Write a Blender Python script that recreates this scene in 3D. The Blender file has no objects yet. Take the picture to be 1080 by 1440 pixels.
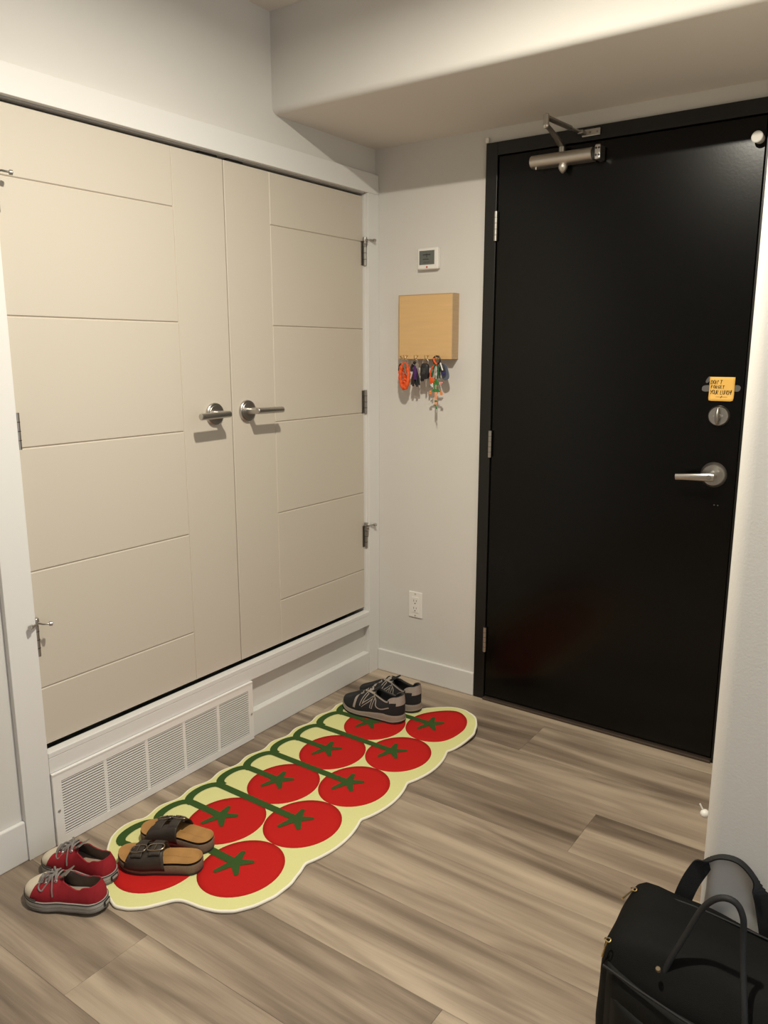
import bpy, bmesh, math, random
from mathutils import Vector, Matrix, noise
random.seed(7)
PI = math.pi
scn = bpy.context.scene
COL = scn.collection

# ------------------------------------------------------------------ camera
YAW, PITCH = 0.6168, -0.2010
cam_d = bpy.data.cameras.new('camera'); cam = bpy.data.objects.new('camera', cam_d); COL.objects.link(cam)
cam_d.sensor_fit = 'VERTICAL'; cam_d.sensor_height = 36.0; cam_d.lens = 1106.86 * 36.0 / 1440.0
cam_d.clip_start = 0.02
_f = Vector((-math.sin(YAW) * math.cos(PITCH), math.cos(YAW) * math.cos(PITCH), math.sin(PITCH)))
_r = Vector((math.cos(YAW), math.sin(YAW), 0)); _u = _r.cross(_f)
cam.matrix_world = Matrix(((_r.x, _u.x, -_f.x, 1.9249), (_r.y, _u.y, -_f.y, -2.6553), (_r.z, _u.z, -_f.z, 1.3700), (0, 0, 0, 1)))
scn.camera = cam

# ------------------------------------------------------------------ light
world = bpy.data.worlds.new('world'); scn.world = world; world.use_nodes = True
bg = world.node_tree.nodes['Background']
bg.inputs[0].default_value = (0.84, 0.91, 1.0, 1); bg.inputs[1].default_value = 1.6
def lamp(name, loc, power, radius, color):
    d = bpy.data.lights.new(name, 'AREA'); d.shape = 'DISK'; d.size = radius * 2; d.energy = power; d.color = color
    o = bpy.data.objects.new(name, d); COL.objects.link(o); o.location = loc
    return o
lamp('hall_lamp', (1.14, -1.45, 2.40), 46.0, 0.036, (1.0, 0.935, 0.79)).data.spread = math.radians(176)
scn.view_settings.view_transform = 'Standard'; scn.view_settings.look = 'None'
scn.view_settings.exposure = 0.0; scn.view_settings.gamma = 1.0; scn.view_settings.use_curve_mapping = False

# ------------------------------------------------------------------ materials
def mat(name, col, rough=0.5, metal=0.0, noise_amt=0.0, noise_scale=40.0, bump=0.0, bump_scale=200.0, spec=0.5, emit=None, coat=0.0, sheen=0.0, stretch=None):
    m = bpy.data.materials.new(name); m.use_nodes = True
    nt = m.node_tree; N = nt.nodes; Lk = nt.links; b = N['Principled BSDF']
    b.inputs['Base Color'].default_value = (*col, 1); b.inputs['Roughness'].default_value = rough; b.inputs['Metallic'].default_value = metal
    b.inputs['Specular IOR Level'].default_value = spec
    b.inputs['Coat Weight'].default_value = coat; b.inputs['Sheen Weight'].default_value = sheen
    tc = N.new('ShaderNodeTexCoord'); vec = tc.outputs['Object']
    if stretch:
        mp = N.new('ShaderNodeMapping'); mp.inputs['Scale'].default_value = stretch; Lk.new(vec, mp.inputs['Vector']); vec = mp.outputs['Vector']
    if noise_amt > 0:
        n = N.new('ShaderNodeTexNoise'); n.inputs['Scale'].default_value = noise_scale; n.inputs['Detail'].default_value = 5
        Lk.new(vec, n.inputs['Vector'])
        mx = N.new('ShaderNodeMix'); mx.data_type = 'RGBA'
        mx.inputs[6].default_value = (*[c * (1 - noise_amt) for c in col], 1); mx.inputs[7].default_value = (*[min(1, c * (1 + noise_amt)) for c in col], 1)
        Lk.new(n.outputs['Fac'], mx.inputs[0]); Lk.new(mx.outputs[2], b.inputs['Base Color'])
    if bump > 0:
        n2 = N.new('ShaderNodeTexNoise'); n2.inputs['Scale'].default_value = bump_scale; n2.inputs['Detail'].default_value = 3
        Lk.new(vec, n2.inputs['Vector'])
        bp = N.new('ShaderNodeBump'); bp.inputs['Strength'].default_value = bump; bp.inputs['Distance'].default_value = 0.001
        Lk.new(n2.outputs['Fac'], bp.inputs['Height']); Lk.new(bp.outputs['Normal'], b.inputs['Normal'])
    if emit:
        b.inputs['Emission Color'].default_value = (*emit[0], 1); b.inputs['Emission Strength'].default_value = emit[1]
    return m

M = {}
M['wall'] = mat('wall_paint', (0.65, 0.63, 0.595), 0.75, bump=0.25, bump_scale=260, noise_amt=0.02, noise_scale=6)
M['ceil'] = mat('ceiling_paint', (0.70, 0.655, 0.60), 0.85, bump=0.35, bump_scale=240)
M['trim'] = mat('trim_paint', (0.71, 0.70, 0.68), 0.45, bump=0.08, bump_scale=80)
M['cdoor'] = mat('closet_door_paint', (0.545, 0.495, 0.42), 0.5, bump=0.12, bump_scale=500)
M['groove'] = mat('closet_door_groove', (0.58, 0.51, 0.42), 0.6)
M['black_door'] = mat('black_door_paint', (0.0018, 0.0015, 0.0013), 0.24, bump=0.06, bump_scale=120, spec=0.26)
M['black_frame'] = mat('black_frame_paint', (0.0040, 0.0036, 0.0034), 0.4, bump=0.1, bump_scale=120)
M['nickel'] = mat('brushed_nickel', (0.52, 0.50, 0.47), 0.30, 1.0, bump=0.1, bump_scale=300, stretch=(1, 1, 12))
M['nickel_dark'] = mat('aged_nickel', (0.36, 0.34, 0.31), 0.38, 1.0)
M['closer'] = mat('closer_aluminium', (0.60, 0.56, 0.51), 0.45, 1.0, bump=0.08, bump_scale=200, stretch=(1, 8, 8))
M['closer_dark'] = mat('closer_dark_cap', (0.05, 0.05, 0.05), 0.5, 0.3)
M['bronze'] = mat('threshold_bronze', (0.10, 0.075, 0.06), 0.45, 0.6)
M['brass'] = mat('brass', (0.62, 0.46, 0.22), 0.3, 1.0)
M['dark'] = mat('dark_void', (0.012, 0.011, 0.010), 0.9)
M['vent_back'] = mat('vent_backing_grey', (0.10, 0.09, 0.08), 0.8)
M['white_plastic'] = mat('white_plastic', (0.80, 0.78, 0.74), 0.4)
M['white_metal'] = mat('white_enamel', (0.80, 0.78, 0.755), 0.4)
M['lcd'] = mat('grey_display', (0.12, 0.13, 0.12), 0.3, noise_amt=0.15, noise_scale=120)
M['red_mark'] = mat('red_mark', (0.55, 0.03, 0.03), 0.5)
M['ivory'] = mat('ivory_slot', (0.12, 0.09, 0.06), 0.6)
M['birch'] = mat('birch_wood', (0.66, 0.43, 0.20), 0.5, noise_amt=0.10, noise_scale=8, stretch=(1, 1, 9))
M['birch_side'] = mat('birch_edge', (0.48, 0.33, 0.19), 0.55, noise_amt=0.14, noise_scale=14, stretch=(1, 1, 9))
M['note'] = mat('sticky_note', (0.86, 0.50, 0.11), 0.7)
M['ink'] = mat('black_ink', (0.012, 0.010, 0.010), 0.7)
M['smudge'] = mat('grey_residue', (0.10, 0.10, 0.10), 0.75, noise_amt=0.4, noise_scale=60)
M['rug'] = mat('rug_cream_green', (0.66, 0.65, 0.30), 0.95, noise_amt=0.05, noise_scale=300, bump=0.4, bump_scale=900, spec=0.1)
M['rug_edge'] = mat('rug_binding', (0.82, 0.78, 0.66), 0.9, spec=0.1)
M['rug_back'] = mat('rug_backing', (0.03, 0.03, 0.03), 0.9)
M['tomato'] = mat('rug_tomato_red', (0.47, 0.016, 0.014), 0.95, noise_amt=0.06, noise_scale=300, bump=0.4, bump_scale=900, spec=0.1)
M['stem'] = mat('rug_stem_green', (0.040, 0.085, 0.022), 0.95, noise_amt=0.08, noise_scale=300, bump=0.4, bump_scale=900, spec=0.1)
M['red_canvas'] = mat('red_canvas', (0.30, 0.022, 0.030), 0.9, noise_amt=0.18, noise_scale=60, bump=0.5, bump_scale=900, spec=0.15)
M['shoe_rubber'] = mat('worn_white_rubber', (0.36, 0.335, 0.30), 0.7, noise_amt=0.22, noise_scale=45)
M['rubber_grime'] = mat('grimy_rubber', (0.17, 0.155, 0.14), 0.8, noise_amt=0.3, noise_scale=50)
M['toe_cap'] = mat('cream_toe_cap', (0.62, 0.54, 0.42), 0.6, noise_amt=0.08, noise_scale=60)
M['lining_grey'] = mat('grey_canvas_lining', (0.17, 0.14, 0.12), 0.95, noise_amt=0.2, noise_scale=80)
M['lace'] = mat('grey_lace', (0.21, 0.19, 0.175), 0.9, noise_amt=0.15, noise_scale=300)
M['insole_tan'] = mat('tan_insole', (0.42, 0.30, 0.22), 0.9, noise_amt=0.2, noise_scale=60)
M['stripe_black'] = mat('black_rubber_stripe', (0.02, 0.018, 0.018), 0.7)
M['eyelet'] = mat('steel_eyelet', (0.7, 0.68, 0.65), 0.3, 1.0)
M['cork'] = mat('cork', (0.17, 0.115, 0.075), 0.85, noise_amt=0.35, noise_scale=220)
M['footbed'] = mat('suede_footbed', (0.36, 0.185, 0.055), 0.85, noise_amt=0.22, noise_scale=28)
M['brown_leather'] = mat('dark_brown_leather', (0.030, 0.022, 0.016), 0.55, noise_amt=0.3, noise_scale=50, bump=0.4, bump_scale=350)
M['sole_dark'] = mat('dark_sole', (0.045, 0.038, 0.033), 0.85)
M['buckle'] = mat('antique_buckle', (0.30, 0.25, 0.19), 0.35, 1.0)
M['black_suede'] = mat('black_suede', (0.014, 0.014, 0.015), 0.95, noise_amt=0.3, noise_scale=150)
M['black_mesh'] = mat('black_mesh', (0.018, 0.018, 0.020), 0.9, bump=0.8, bump_scale=700)
M['grey_suede'] = mat('grey_suede', (0.33, 0.285, 0.245), 0.95, noise_amt=0.15, noise_scale=120)
M['mid_foam'] = mat('taupe_midsole', (0.25, 0.205, 0.16), 0.8, noise_amt=0.10, noise_scale=40)
M['outsole'] = mat('black_outsole', (0.02, 0.018, 0.017), 0.85)
M['bag'] = mat('black_nylon', (0.0032, 0.0030, 0.0025), 0.75, bump=0.5, bump_scale=700, spec=0.16)
M['bag_pocket'] = mat('charcoal_nylon', (0.0055, 0.0054, 0.0040), 0.75, bump=0.5, bump_scale=700, spec=0.25)
M['snap'] = mat('dull_brass_snap', (0.16, 0.12, 0.07), 0.7, 0.6)
M['webbing'] = mat('black_webbing', (0.0042, 0.0042, 0.0045), 0.7, bump=0.6, bump_scale=500)
M['orange_cord'] = mat('orange_paracord', (0.80, 0.10, 0.015), 0.7, noise_amt=0.35, noise_scale=220)
M['black_plastic'] = mat('black_plastic', (0.014, 0.014, 0.016), 0.4)
M['purple_cord'] = mat('purple_cord', (0.06, 0.012, 0.10), 0.8)
M['green_cord'] = mat('green_cord', (0.02, 0.10, 0.045), 0.7)
M['steel'] = mat('steel', (0.55, 0.53, 0.50), 0.3, 1.0)
M['bead_green'] = mat('green_bead', (0.012, 0.22, 0.035), 0.35)
M['bead_orange'] = mat('orange_bead', (0.85, 0.24, 0.02), 0.35)
M['bead_peach'] = mat('peach_bead', (0.85, 0.38, 0.20), 0.35)
M['bead_white'] = mat('white_bead', (0.80, 0.78, 0.76), 0.35)
M['bead_pink'] = mat('pink_bead', (0.80, 0.35, 0.33), 0.35)
M['tag_shadow_grey'] = mat('slate_tag_with_shadow', (0.10, 0.12, 0.17), 0.5)
M['tag_blue'] = mat('dark_blue_tag', (0.02, 0.02, 0.10), 0.4)

def wood_material():
    m = bpy.data.materials.new('plank_wood'); m.use_nodes = True
    nt = m.node_tree; N = nt.nodes; L = nt.links; b = N['Principled BSDF']
    tc = N.new('ShaderNodeTexCoord'); oi = N.new('ShaderNodeObjectInfo')
    off = N.new('ShaderNodeVectorMath'); off.operation = 'SCALE'; off.inputs[0].default_value = (37.0, 91.0, 13.0); L.new(oi.outputs['Random'], off.inputs['Scale'])
    add = N.new('ShaderNodeVectorMath'); add.operation = 'ADD'; L.new(tc.outputs['Object'], add.inputs[0]); L.new(off.outputs[0], add.inputs[1])
    def noi(scale, sc, det, dist, rough=0.55):
        mp = N.new('ShaderNodeMapping'); mp.inputs['Scale'].default_value = sc; L.new(add.outputs[0], mp.inputs['Vector'])
        n = N.new('ShaderNodeTexNoise'); n.inputs['Scale'].default_value = scale; n.inputs['Detail'].default_value = det
        n.inputs['Distortion'].default_value = dist; n.inputs['Roughness'].default_value = rough; L.new(mp.outputs[0], n.inputs['Vector']); return n.outputs['Fac']
    broad = noi(1.35, (0.5, 5.6, 1), 3, 1.1)
    mid = noi(2.6, (0.45, 7.0, 1), 4, 0.7)
    fine = noi(14.0, (0.6, 22.0, 1), 6, 0.1, 0.65)
    def mathn(op, a, bb):
        n = N.new('ShaderNodeMath'); n.operation = op
        for i, v in enumerate((a, bb)):
            if isinstance(v, (int, float)): n.inputs[i].default_value = v
            else: L.new(v, n.inputs[i])
        return n.outputs[0]
    s = mathn('ADD', mathn('MULTIPLY', broad, 0.62), mathn('MULTIPLY', mid, 0.36))
    s = mathn('ADD', s, mathn('MULTIPLY', fine, 0.10))
    s = mathn('ADD', s, mathn('MULTIPLY', mathn('SUBTRACT', oi.outputs['Random'], 0.5), 0.13))
    # knots
    mpk = N.new('ShaderNodeMapping'); mpk.inputs['Scale'].default_value = (1.6, 4.2, 1); L.new(add.outputs[0], mpk.inputs['Vector'])
    vk = N.new('ShaderNodeTexVoronoi'); vk.inputs['Scale'].default_value = 1.15; L.new(mpk.outputs[0], vk.inputs['Vector'])
    kr = N.new('ShaderNodeMapRange'); kr.inputs['From Min'].default_value = 0.0; kr.inputs['From Max'].default_value = 0.20; kr.inputs['To Min'].default_value = 0.16; kr.inputs['To Max'].default_value = 0.0
    L.new(vk.outputs['Distance'], kr.inputs['Value'])
    s = mathn('SUBTRACT', s, mathn('MULTIPLY', kr.outputs[0], mathn('ADD', mid, 0.3)))
    cr = N.new('ShaderNodeValToRGB'); L.new(s, cr.inputs['Fac'])
    e = cr.color_ramp.elements
    e[0].position = 0.34; e[0].color = (0.112, 0.083, 0.059, 1)
    e[1].position = 0.74; e[1].color = (0.520, 0.425, 0.318, 1)
    k = e.new(0.47); k.color = (0.232, 0.178, 0.132, 1)
    k = e.new(0.58); k.color = (0.378, 0.302, 0.226, 1)
    L.new(cr.outputs[0], b.inputs['Base Color'])
    b.inputs['Roughness'].default_value = 0.46; b.inputs['Specular IOR Level'].default_value = 0.4
    bp = N.new('ShaderNodeBump'); bp.inputs['Strength'].default_value = 0.12; bp.inputs['Distance'].default_value = 0.001
    L.new(fine, bp.inputs['Height']); L.new(bp.outputs[0], b.inputs['Normal'])
    return m
M['wood'] = wood_material()

# ------------------------------------------------------------------ helpers
def link(name, me, parent=None, smooth=False):
    o = bpy.data.objects.new(name, me); COL.objects.link(o)
    if parent is not None: o.parent = parent
    if smooth:
        for p in me.polygons: p.use_smooth = True
    return o
def mesh(name, verts, faces, material, parent=None, smooth=False, auto=None):
    me = bpy.data.meshes.new(name); me.from_pydata([tuple(v) for v in verts], [], faces); me.update()
    mats = material if isinstance(material, (list, tuple)) else [material]
    for mm in mats: me.materials.append(mm)
    bm = bmesh.new(); bm.from_mesh(me); bmesh.ops.recalc_face_normals(bm, faces=bm.faces); bm.to_mesh(me); bm.free()
    o = link(name, me, parent, smooth)
    if auto is not None and hasattr(me, 'set_sharp_from_angle'):
        for p in me.polygons: p.use_smooth = True
        me.set_sharp_from_angle(angle=auto)
    return o
def from_bm(name, bm, material, parent=None, auto=None, smooth=False):
    bmesh.ops.recalc_face_normals(bm, faces=bm.faces)
    me = bpy.data.meshes.new(name); bm.to_mesh(me); bm.free()
    mats = material if isinstance(material, (list, tuple)) else [material]
    for mm in mats: me.materials.append(mm)
    o = link(name, me, parent, smooth)
    if auto is not None:
        for p in me.polygons: p.use_smooth = True
        me.set_sharp_from_angle(angle=auto)
    return o
def bm_box(bm, lo, hi, rot=None, pivot=None):
    vs = [bm.verts.new((x, y, z)) for x in (lo[0], hi[0]) for y in (lo[1], hi[1]) for z in (lo[2], hi[2])]
    fs = [bm.faces.new([vs[i] for i in q]) for q in ((0, 1, 3, 2), (4, 6, 7, 5), (0, 4, 5, 1), (2, 3, 7, 6), (0, 2, 6, 4), (1, 5, 7, 3))]
    if rot is not None: bmesh.ops.rotate(bm, verts=vs, cent=pivot, matrix=rot)
    return vs, fs
def box(name, lo, hi, material, parent=None, bevel=0.0, seg=2, rot=None, pivot=None):
    bm = bmesh.new(); bm_box(bm, lo, hi)
    if bevel > 0: bmesh.ops.bevel(bm, geom=list(bm.edges), offset=bevel, segments=seg, profile=0.5, affect='EDGES')
    if rot is not None: bmesh.ops.rotate(bm, verts=bm.verts, cent=pivot, matrix=rot)
    return from_bm(name, bm, material, parent, auto=math.radians(15) if bevel > 0 else None)
def boxes(name, lst, material, parent=None):
    bm = bmesh.new()
    for lo, hi in lst: bm_box(bm, lo, hi)
    return from_bm(name, bm, material, parent)
def frame_of(d, up=Vector((0, 0, 1))):
    d = d.normalized()
    if abs(d.dot(up)) > 0.97: up = Vector((1, 0, 0)) if abs(d.x) < 0.9 else Vector((0, 1, 0))
    s = d.cross(up).normalized(); return s, s.cross(d).normalized()
def tube_geo(path, rad, seg=10, closed=False, up=Vector((0, 0, 1)), flat=(1, 1)):
    P = [Vector(p) for p in path]; n = len(P); vs = []; fs = []
    R = rad if isinstance(rad, (list, tuple)) else [rad] * n
    s_prev = None
    for i, p in enumerate(P):
        a = P[(i - 1) % n] if (closed or i > 0) else p; c = P[(i + 1) % n] if (closed or i < n - 1) else p
        d = (c - a)
        if d.length < 1e-9: d = Vector((0, 0, 1))
        if s_prev is None: s, u = frame_of(d, up)
        else:
            d = d.normalized(); s = (s_prev - d * s_prev.dot(d))
            s = s.normalized() if s.length > 1e-6 else frame_of(d, up)[0]
            u = s.cross(d).normalized()
        s_prev = s
        for k in range(seg):
            t = 2 * PI * k / seg
            vs.append(p + s * math.cos(t) * R[i] * flat[0] + u * math.sin(t) * R[i] * flat[1])
    m = n if closed else n - 1
    for i in range(m):
        for k in range(seg):
            j = (i + 1) % n
            fs.append((i * seg + k, i * seg + (k + 1) % seg, j * seg + (k + 1) % seg, j * seg + k))
    if not closed:
        fs.append(tuple(range(seg))); fs.append(tuple((n - 1) * seg + k for k in range(seg)))
    return vs, fs
def tube(name, path, rad, material, parent=None, seg=10, closed=False, flat=(1, 1), up=Vector((0, 0, 1))):
    v, f = tube_geo(path, rad, seg, closed, up, flat)
    return mesh(name, v, f, material, parent, auto=math.radians(50))
def cyl(name, a, b, r, material, parent=None, seg=20, r2=None, bev=0.0):
    a = Vector(a); b = Vector(b); d = (b - a); r2 = r if r2 is None else r2
    if bev > 0:
        e = d.normalized() * bev
        path = [a, a + e, b - e, b]; rad = [r - bev, r, r2, r2 - bev]
    else: path = [a, b]; rad = [r, r2]
    v, f = tube_geo(path, rad, seg)
    return mesh(name, v, f, material, parent, auto=math.radians(40))
def sphere(name, c, r, material, parent=None, sub=2, scale=(1, 1, 1)):
    bm = bmesh.new(); bmesh.ops.create_icosphere(bm, subdivisions=sub, radius=r)
    for v in bm.verts: v.co = Vector((v.co.x * scale[0], v.co.y * scale[1], v.co.z * scale[2])) + Vector(c)
    return from_bm(name, bm, material, parent, smooth=True)
def catmull(P, per=8, closed=False):
    P = [Vector(p) for p in P]; n = len(P); out = []
    m = n if closed else n - 1
    for i in range(m):
        p0 = P[(i - 1) % n] if (closed or i > 0) else P[0] * 2 - P[1]; p1 = P[i]; p2 = P[(i + 1) % n]
        p3 = P[(i + 2) % n] if (closed or i + 2 < n) else P[-1] * 2 - P[-2]
        for k in range(per):
            t = k / per
            out.append(0.5 * ((2 * p1) + (p2 - p0) * t + (2 * p0 - 5 * p1 + 4 * p2 - p3) * t * t + (3 * p1 - p0 - 3 * p2 + p3) * t ** 3))
    if not closed: out.append(P[-1])
    return out
def interp(tab, t):
    if t <= tab[0][0]: return tab[0][1]
    for (a, va), (b, vb) in zip(tab, tab[1:]):
        if t <= b:
            s = (t - a) / (b - a); s = s * s * (3 - 2 * s); return va + (vb - va) * s
    return tab[-1][1]
def ribbon(name, path, sides, width, thick, material, parent=None):
    """flat band along path; sides = width direction at each point"""
    P = [Vector(p) for p in path]; n = len(P); vs = []; fs = []
    for i, p in enumerate(P):
        d = (P[min(i + 1, n - 1)] - P[max(i - 1, 0)]).normalized()
        s = Vector(sides[i]) if isinstance(sides, list) else Vector(sides)
        s = (s - d * s.dot(d)).normalized(); u = s.cross(d)
        w = width[i] if isinstance(width, list) else width
        for (a, b) in ((-1, -1), (1, -1), (1, 1), (-1, 1)): vs.append(p + s * a * w / 2 + u * b * thick / 2)
    for i in range(n - 1):
        for k in range(4): fs.append((i * 4 + k, i * 4 + (k + 1) % 4, i * 4 + 4 + (k + 1) % 4, i * 4 + 4 + k))
    fs.append((0, 1, 2, 3)); fs.append(tuple((n - 1) * 4 + k for k in range(4)))
    return mesh(name, vs, fs, material, parent, auto=math.radians(40))
def empty(name, loc, label=None, cat=None, group=None, rz=0.0):
    o = bpy.data.objects.new(name, None); COL.objects.link(o); o.location = loc; o.rotation_euler = (0, 0, rz)
    o.empty_display_size = 0.05
    return tag(o, label, cat, group)
def tag(o, label=None, cat=None, group=None, kind=None):
    if label: o['label'] = label
    if cat: o['category'] = cat
    if group: o['group'] = group
    if kind: o['kind'] = kind
    return o
def struct(o, label=None): return tag(o, label, None, None, 'structure')

# ================================================================== ROOM SHELL
CEIL = 2.444; XR = 3.4; YB = -5.0
SOF_Z, SOF_Y = 2.139, -0.578
XW, YW = 1.6330, -1.16                                    # free end of the right-hand wall
# floor: slab plus individual planks
floor = struct(box('floor', (-0.55, YB, -0.06), (XR + 0.1, 0.14, -0.0085), M['dark']), 'grey brown wood plank floor')
PW, PL = 0.2217, 1.52
pm = {}
def plank(x0, x1, y0, y1):
    key = (round(x1 - x0, 3), round(y1 - y0, 3))
    if key not in pm:
        g = 0.0002
        bm = bmesh.new(); bm_box(bm, (g, g, -0.008), (x1 - x0 - g, y1 - y0 - g, 0.0))
        top = [e for e in bm.edges if all(abs(v.co.z) < 1e-6 for v in e.verts)]
        bmesh.ops.bevel(bm, geom=top, offset=0.0005, segments=1, affect='EDGES')
        bmesh.ops.recalc_face_normals(bm, faces=bm.faces)
        me = bpy.data.meshes.new('plank'); bm.to_mesh(me); bm.free(); me.materials.append(M['wood']); pm[key] = me
    o = link('plank', pm[key], floor); o.location = (x0, y0, 0)
joints = {0: 0.842 - 0.6, 1: 0.842, 2: 0.30 + 1.3, 3: 1.205, 4: 0.2, 5: 1.75, 6: 1.9, 7: 1.2, 8: 0.51, 9: 1.35, 10: 0.85}
y_hi = 0.05; row = 0; y_lo = -0.088
while y_hi > YB + 0.01:
    y_lo = max(y_lo, YB)
    j = joints.get(row, random.uniform(0, PL)); xs = []
    x = j
    while x > 0.002: x -= PL
    x += PL
    cuts = [0.0]
    while x < XR - 0.05:
        if x > 0.05: cuts.append(x)
        x += PL
    cuts.append(XR)
    for a, b_ in zip(cuts, cuts[1:]): plank(a, b_, y_lo, y_hi)
    y_hi = y_lo; y_lo -= PW; row += 1
ceiling = struct(box('ceiling', (-0.55, YB, CEIL), (XR + 0.1, 0.1, CEIL + 0.1), M['ceil']))

# closet opening on the left wall
YCO, YCI, YCR = -1.6463, -1.5665, -0.0724
ZTI, ZCT, ZSILL = 1.970, 2.042, 0.284
struct(boxes('wall_left', [((-0.11, YB, 0), (0, YCI, CEIL)), ((-0.11, YCI, ZTI), (0, 0.1, CEIL)), ((-0.11, YCR, 0), (0, 0.1, ZTI)), ((-0.04, YCI, 0), (-0.012, YCR, 0.262)), ((-0.50, YCI - 0.15, 0), (-0.11, YCI - 0.13, CEIL)), ((-0.50, 0.08, 0), (-0.11, 0.1, CEIL)),
                            ((-0.50, YCI - 0.15, 0), (-0.48, 0.1, CEIL))], M['wall']), 'pale grey wall around the closet')
DX0, DX1 = 0.494, 1.458                                  # outer edges of black frame
DZ = 2.09
struct(boxes('wall_back', [((0, 0, 0), (DX0, 0.11, CEIL)), ((DX0, 0, DZ), (DX1, 0.11, CEIL)), ((DX1, 0, 0), (XW + 0.1, 0.11, CEIL)), ((DX0, 0.10, 0), (DX1, 0.11, DZ))], M['wall']), 'pale grey wall with the entrance door')
# soffit with eased lower edge
def soffit():
    r = 0.022; prof = [(0.0, SOF_Z)]
    for k in range(9):
        t = k / 8 * PI / 2; prof.append((SOF_Y + r - r * math.sin(t), SOF_Z + r - r * math.cos(t)))
    prof += [(SOF_Y, CEIL), (0.0, CEIL)]
    n = len(prof); vs = [(0.0, y, z) for y, z in prof] + [(XW, y, z) for y, z in prof]
    fs = [(i, (i + 1) % n, n + (i + 1) % n, n + i) for i in range(n)] + [tuple(range(n)), tuple(range(n, 2 * n))]
    me = bpy.data.meshes.new('wall_soffit'); o = mesh('wall_soffit', vs, fs, [M['wall'], M['ceil']], auto=math.radians(30))
    for p in o.data.polygons:
        if p.normal.z < -0.9: p.material_index = 1
    return o
struct(soffit(), 'dropped soffit beam over the entrance')
def right_wall():
    r = 0.034; prof = [(XW, 0.11)]
    for k in range(9):
        t = k / 8 * PI / 2; prof.append((XW + r - r * math.cos(t), YW + r - r * math.sin(t)))
    prof += [(XR, YW), (XR, 0.11)]
    n = len(prof); vs = [(x, y, 0) for x, y in prof] + [(x, y, CEIL) for x, y in prof]
    fs = [(i, (i + 1) % n, n + (i + 1) % n, n + i) for i in range(n)] + [tuple(range(n)), tuple(range(n, 2 * n))]
    return mesh('wall_right', vs, fs, M['wall'], auto=math.radians(30))
struct(right_wall(), 'pale wall end with rounded corner beside the entrance')
struct(boxes('wall_far_right', [((XR, YB, 0), (XR + 0.1, -3.4, CEIL)), ((XR, -1.4, 0), (XR + 0.1, 0.11, CEIL)), ((XR, -3.4, 0), (XR + 0.1, -1.4, 0.25)), ((XR, -3.4, 2.15), (XR + 0.1, -1.4, CEIL))], M['wall']))
struct(box('wall_rear', (-0.1, YB - 0.1, 0), (XR + 0.1, YB, CEIL), M['wall']))

# ------------------------------------------------------------------ closet trim
TC = 0.018
struct(box('trim_1', (0, YCO, 0), (TC, YCI, ZTI - 0.0003), M['trim'], bevel=0.0015), 'white vertical casing at left of the closet')
struct(box('trim_2', (0, YCO, ZTI), (TC, -0.0005, ZCT), M['trim'], bevel=0.0015), 'white head casing above the closet doors')
struct(box('trim_3', (0, YCR, 0), (TC, -0.0005, ZTI - 0.0003), M['trim'], bevel=0.0015), 'white vertical casing in the corner of the closet')
struct(box('trim_4', (-0.012, YCI + 0.0005, 0.268), (0.0187, YCR - 0.0005, ZSILL), M['trim'], bevel=0.002), 'white closet sill')
struct(box('trim_5', (-0.012, YCI + 0.0005, 0.222), (TC, YCR - 0.0005, 0.268), M['trim'], bevel=0.0015), 'white apron board under the closet sill')
M['jamb'] = mat('jamb_shadow_grey', (0.40, 0.385, 0.365), 0.6)  # shade under the closet head is put into this colour
struct(boxes('trim_6', [((-0.11, YCI, ZTI - 0.004), (0.0, YCR, ZTI)), ], M['jamb']), 'underside of the closet head jamb, shade put into its grey')
struct(boxes('trim_7', [((-0.11, YCR - 0.003, ZSILL), (0.004, YCR, ZTI - 0.004)), ((-0.11, YCI, ZSILL), (0.004, YCI + 0.003, ZTI - 0.004))], M['trim']), 'closet side jambs')
struct(box('baseboard_closet', (-0.012, -0.787, 0), (0.016, YCR - 0.0005, 0.100), M['trim'], bevel=0.004), 'white baseboard below the closet, right of the vent')
struct(box('baseboard_left', (0, YB, 0), (0.014, YCO, 0.118), M['trim'], bevel=0.004), 'white baseboard left of the closet')
struct(box('baseboard_back', (TC, -0.014, 0), (DX0 - 0.001, 0, 0.098), M['trim'], bevel=0.004), 'white baseboard beside the black door frame')

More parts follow.
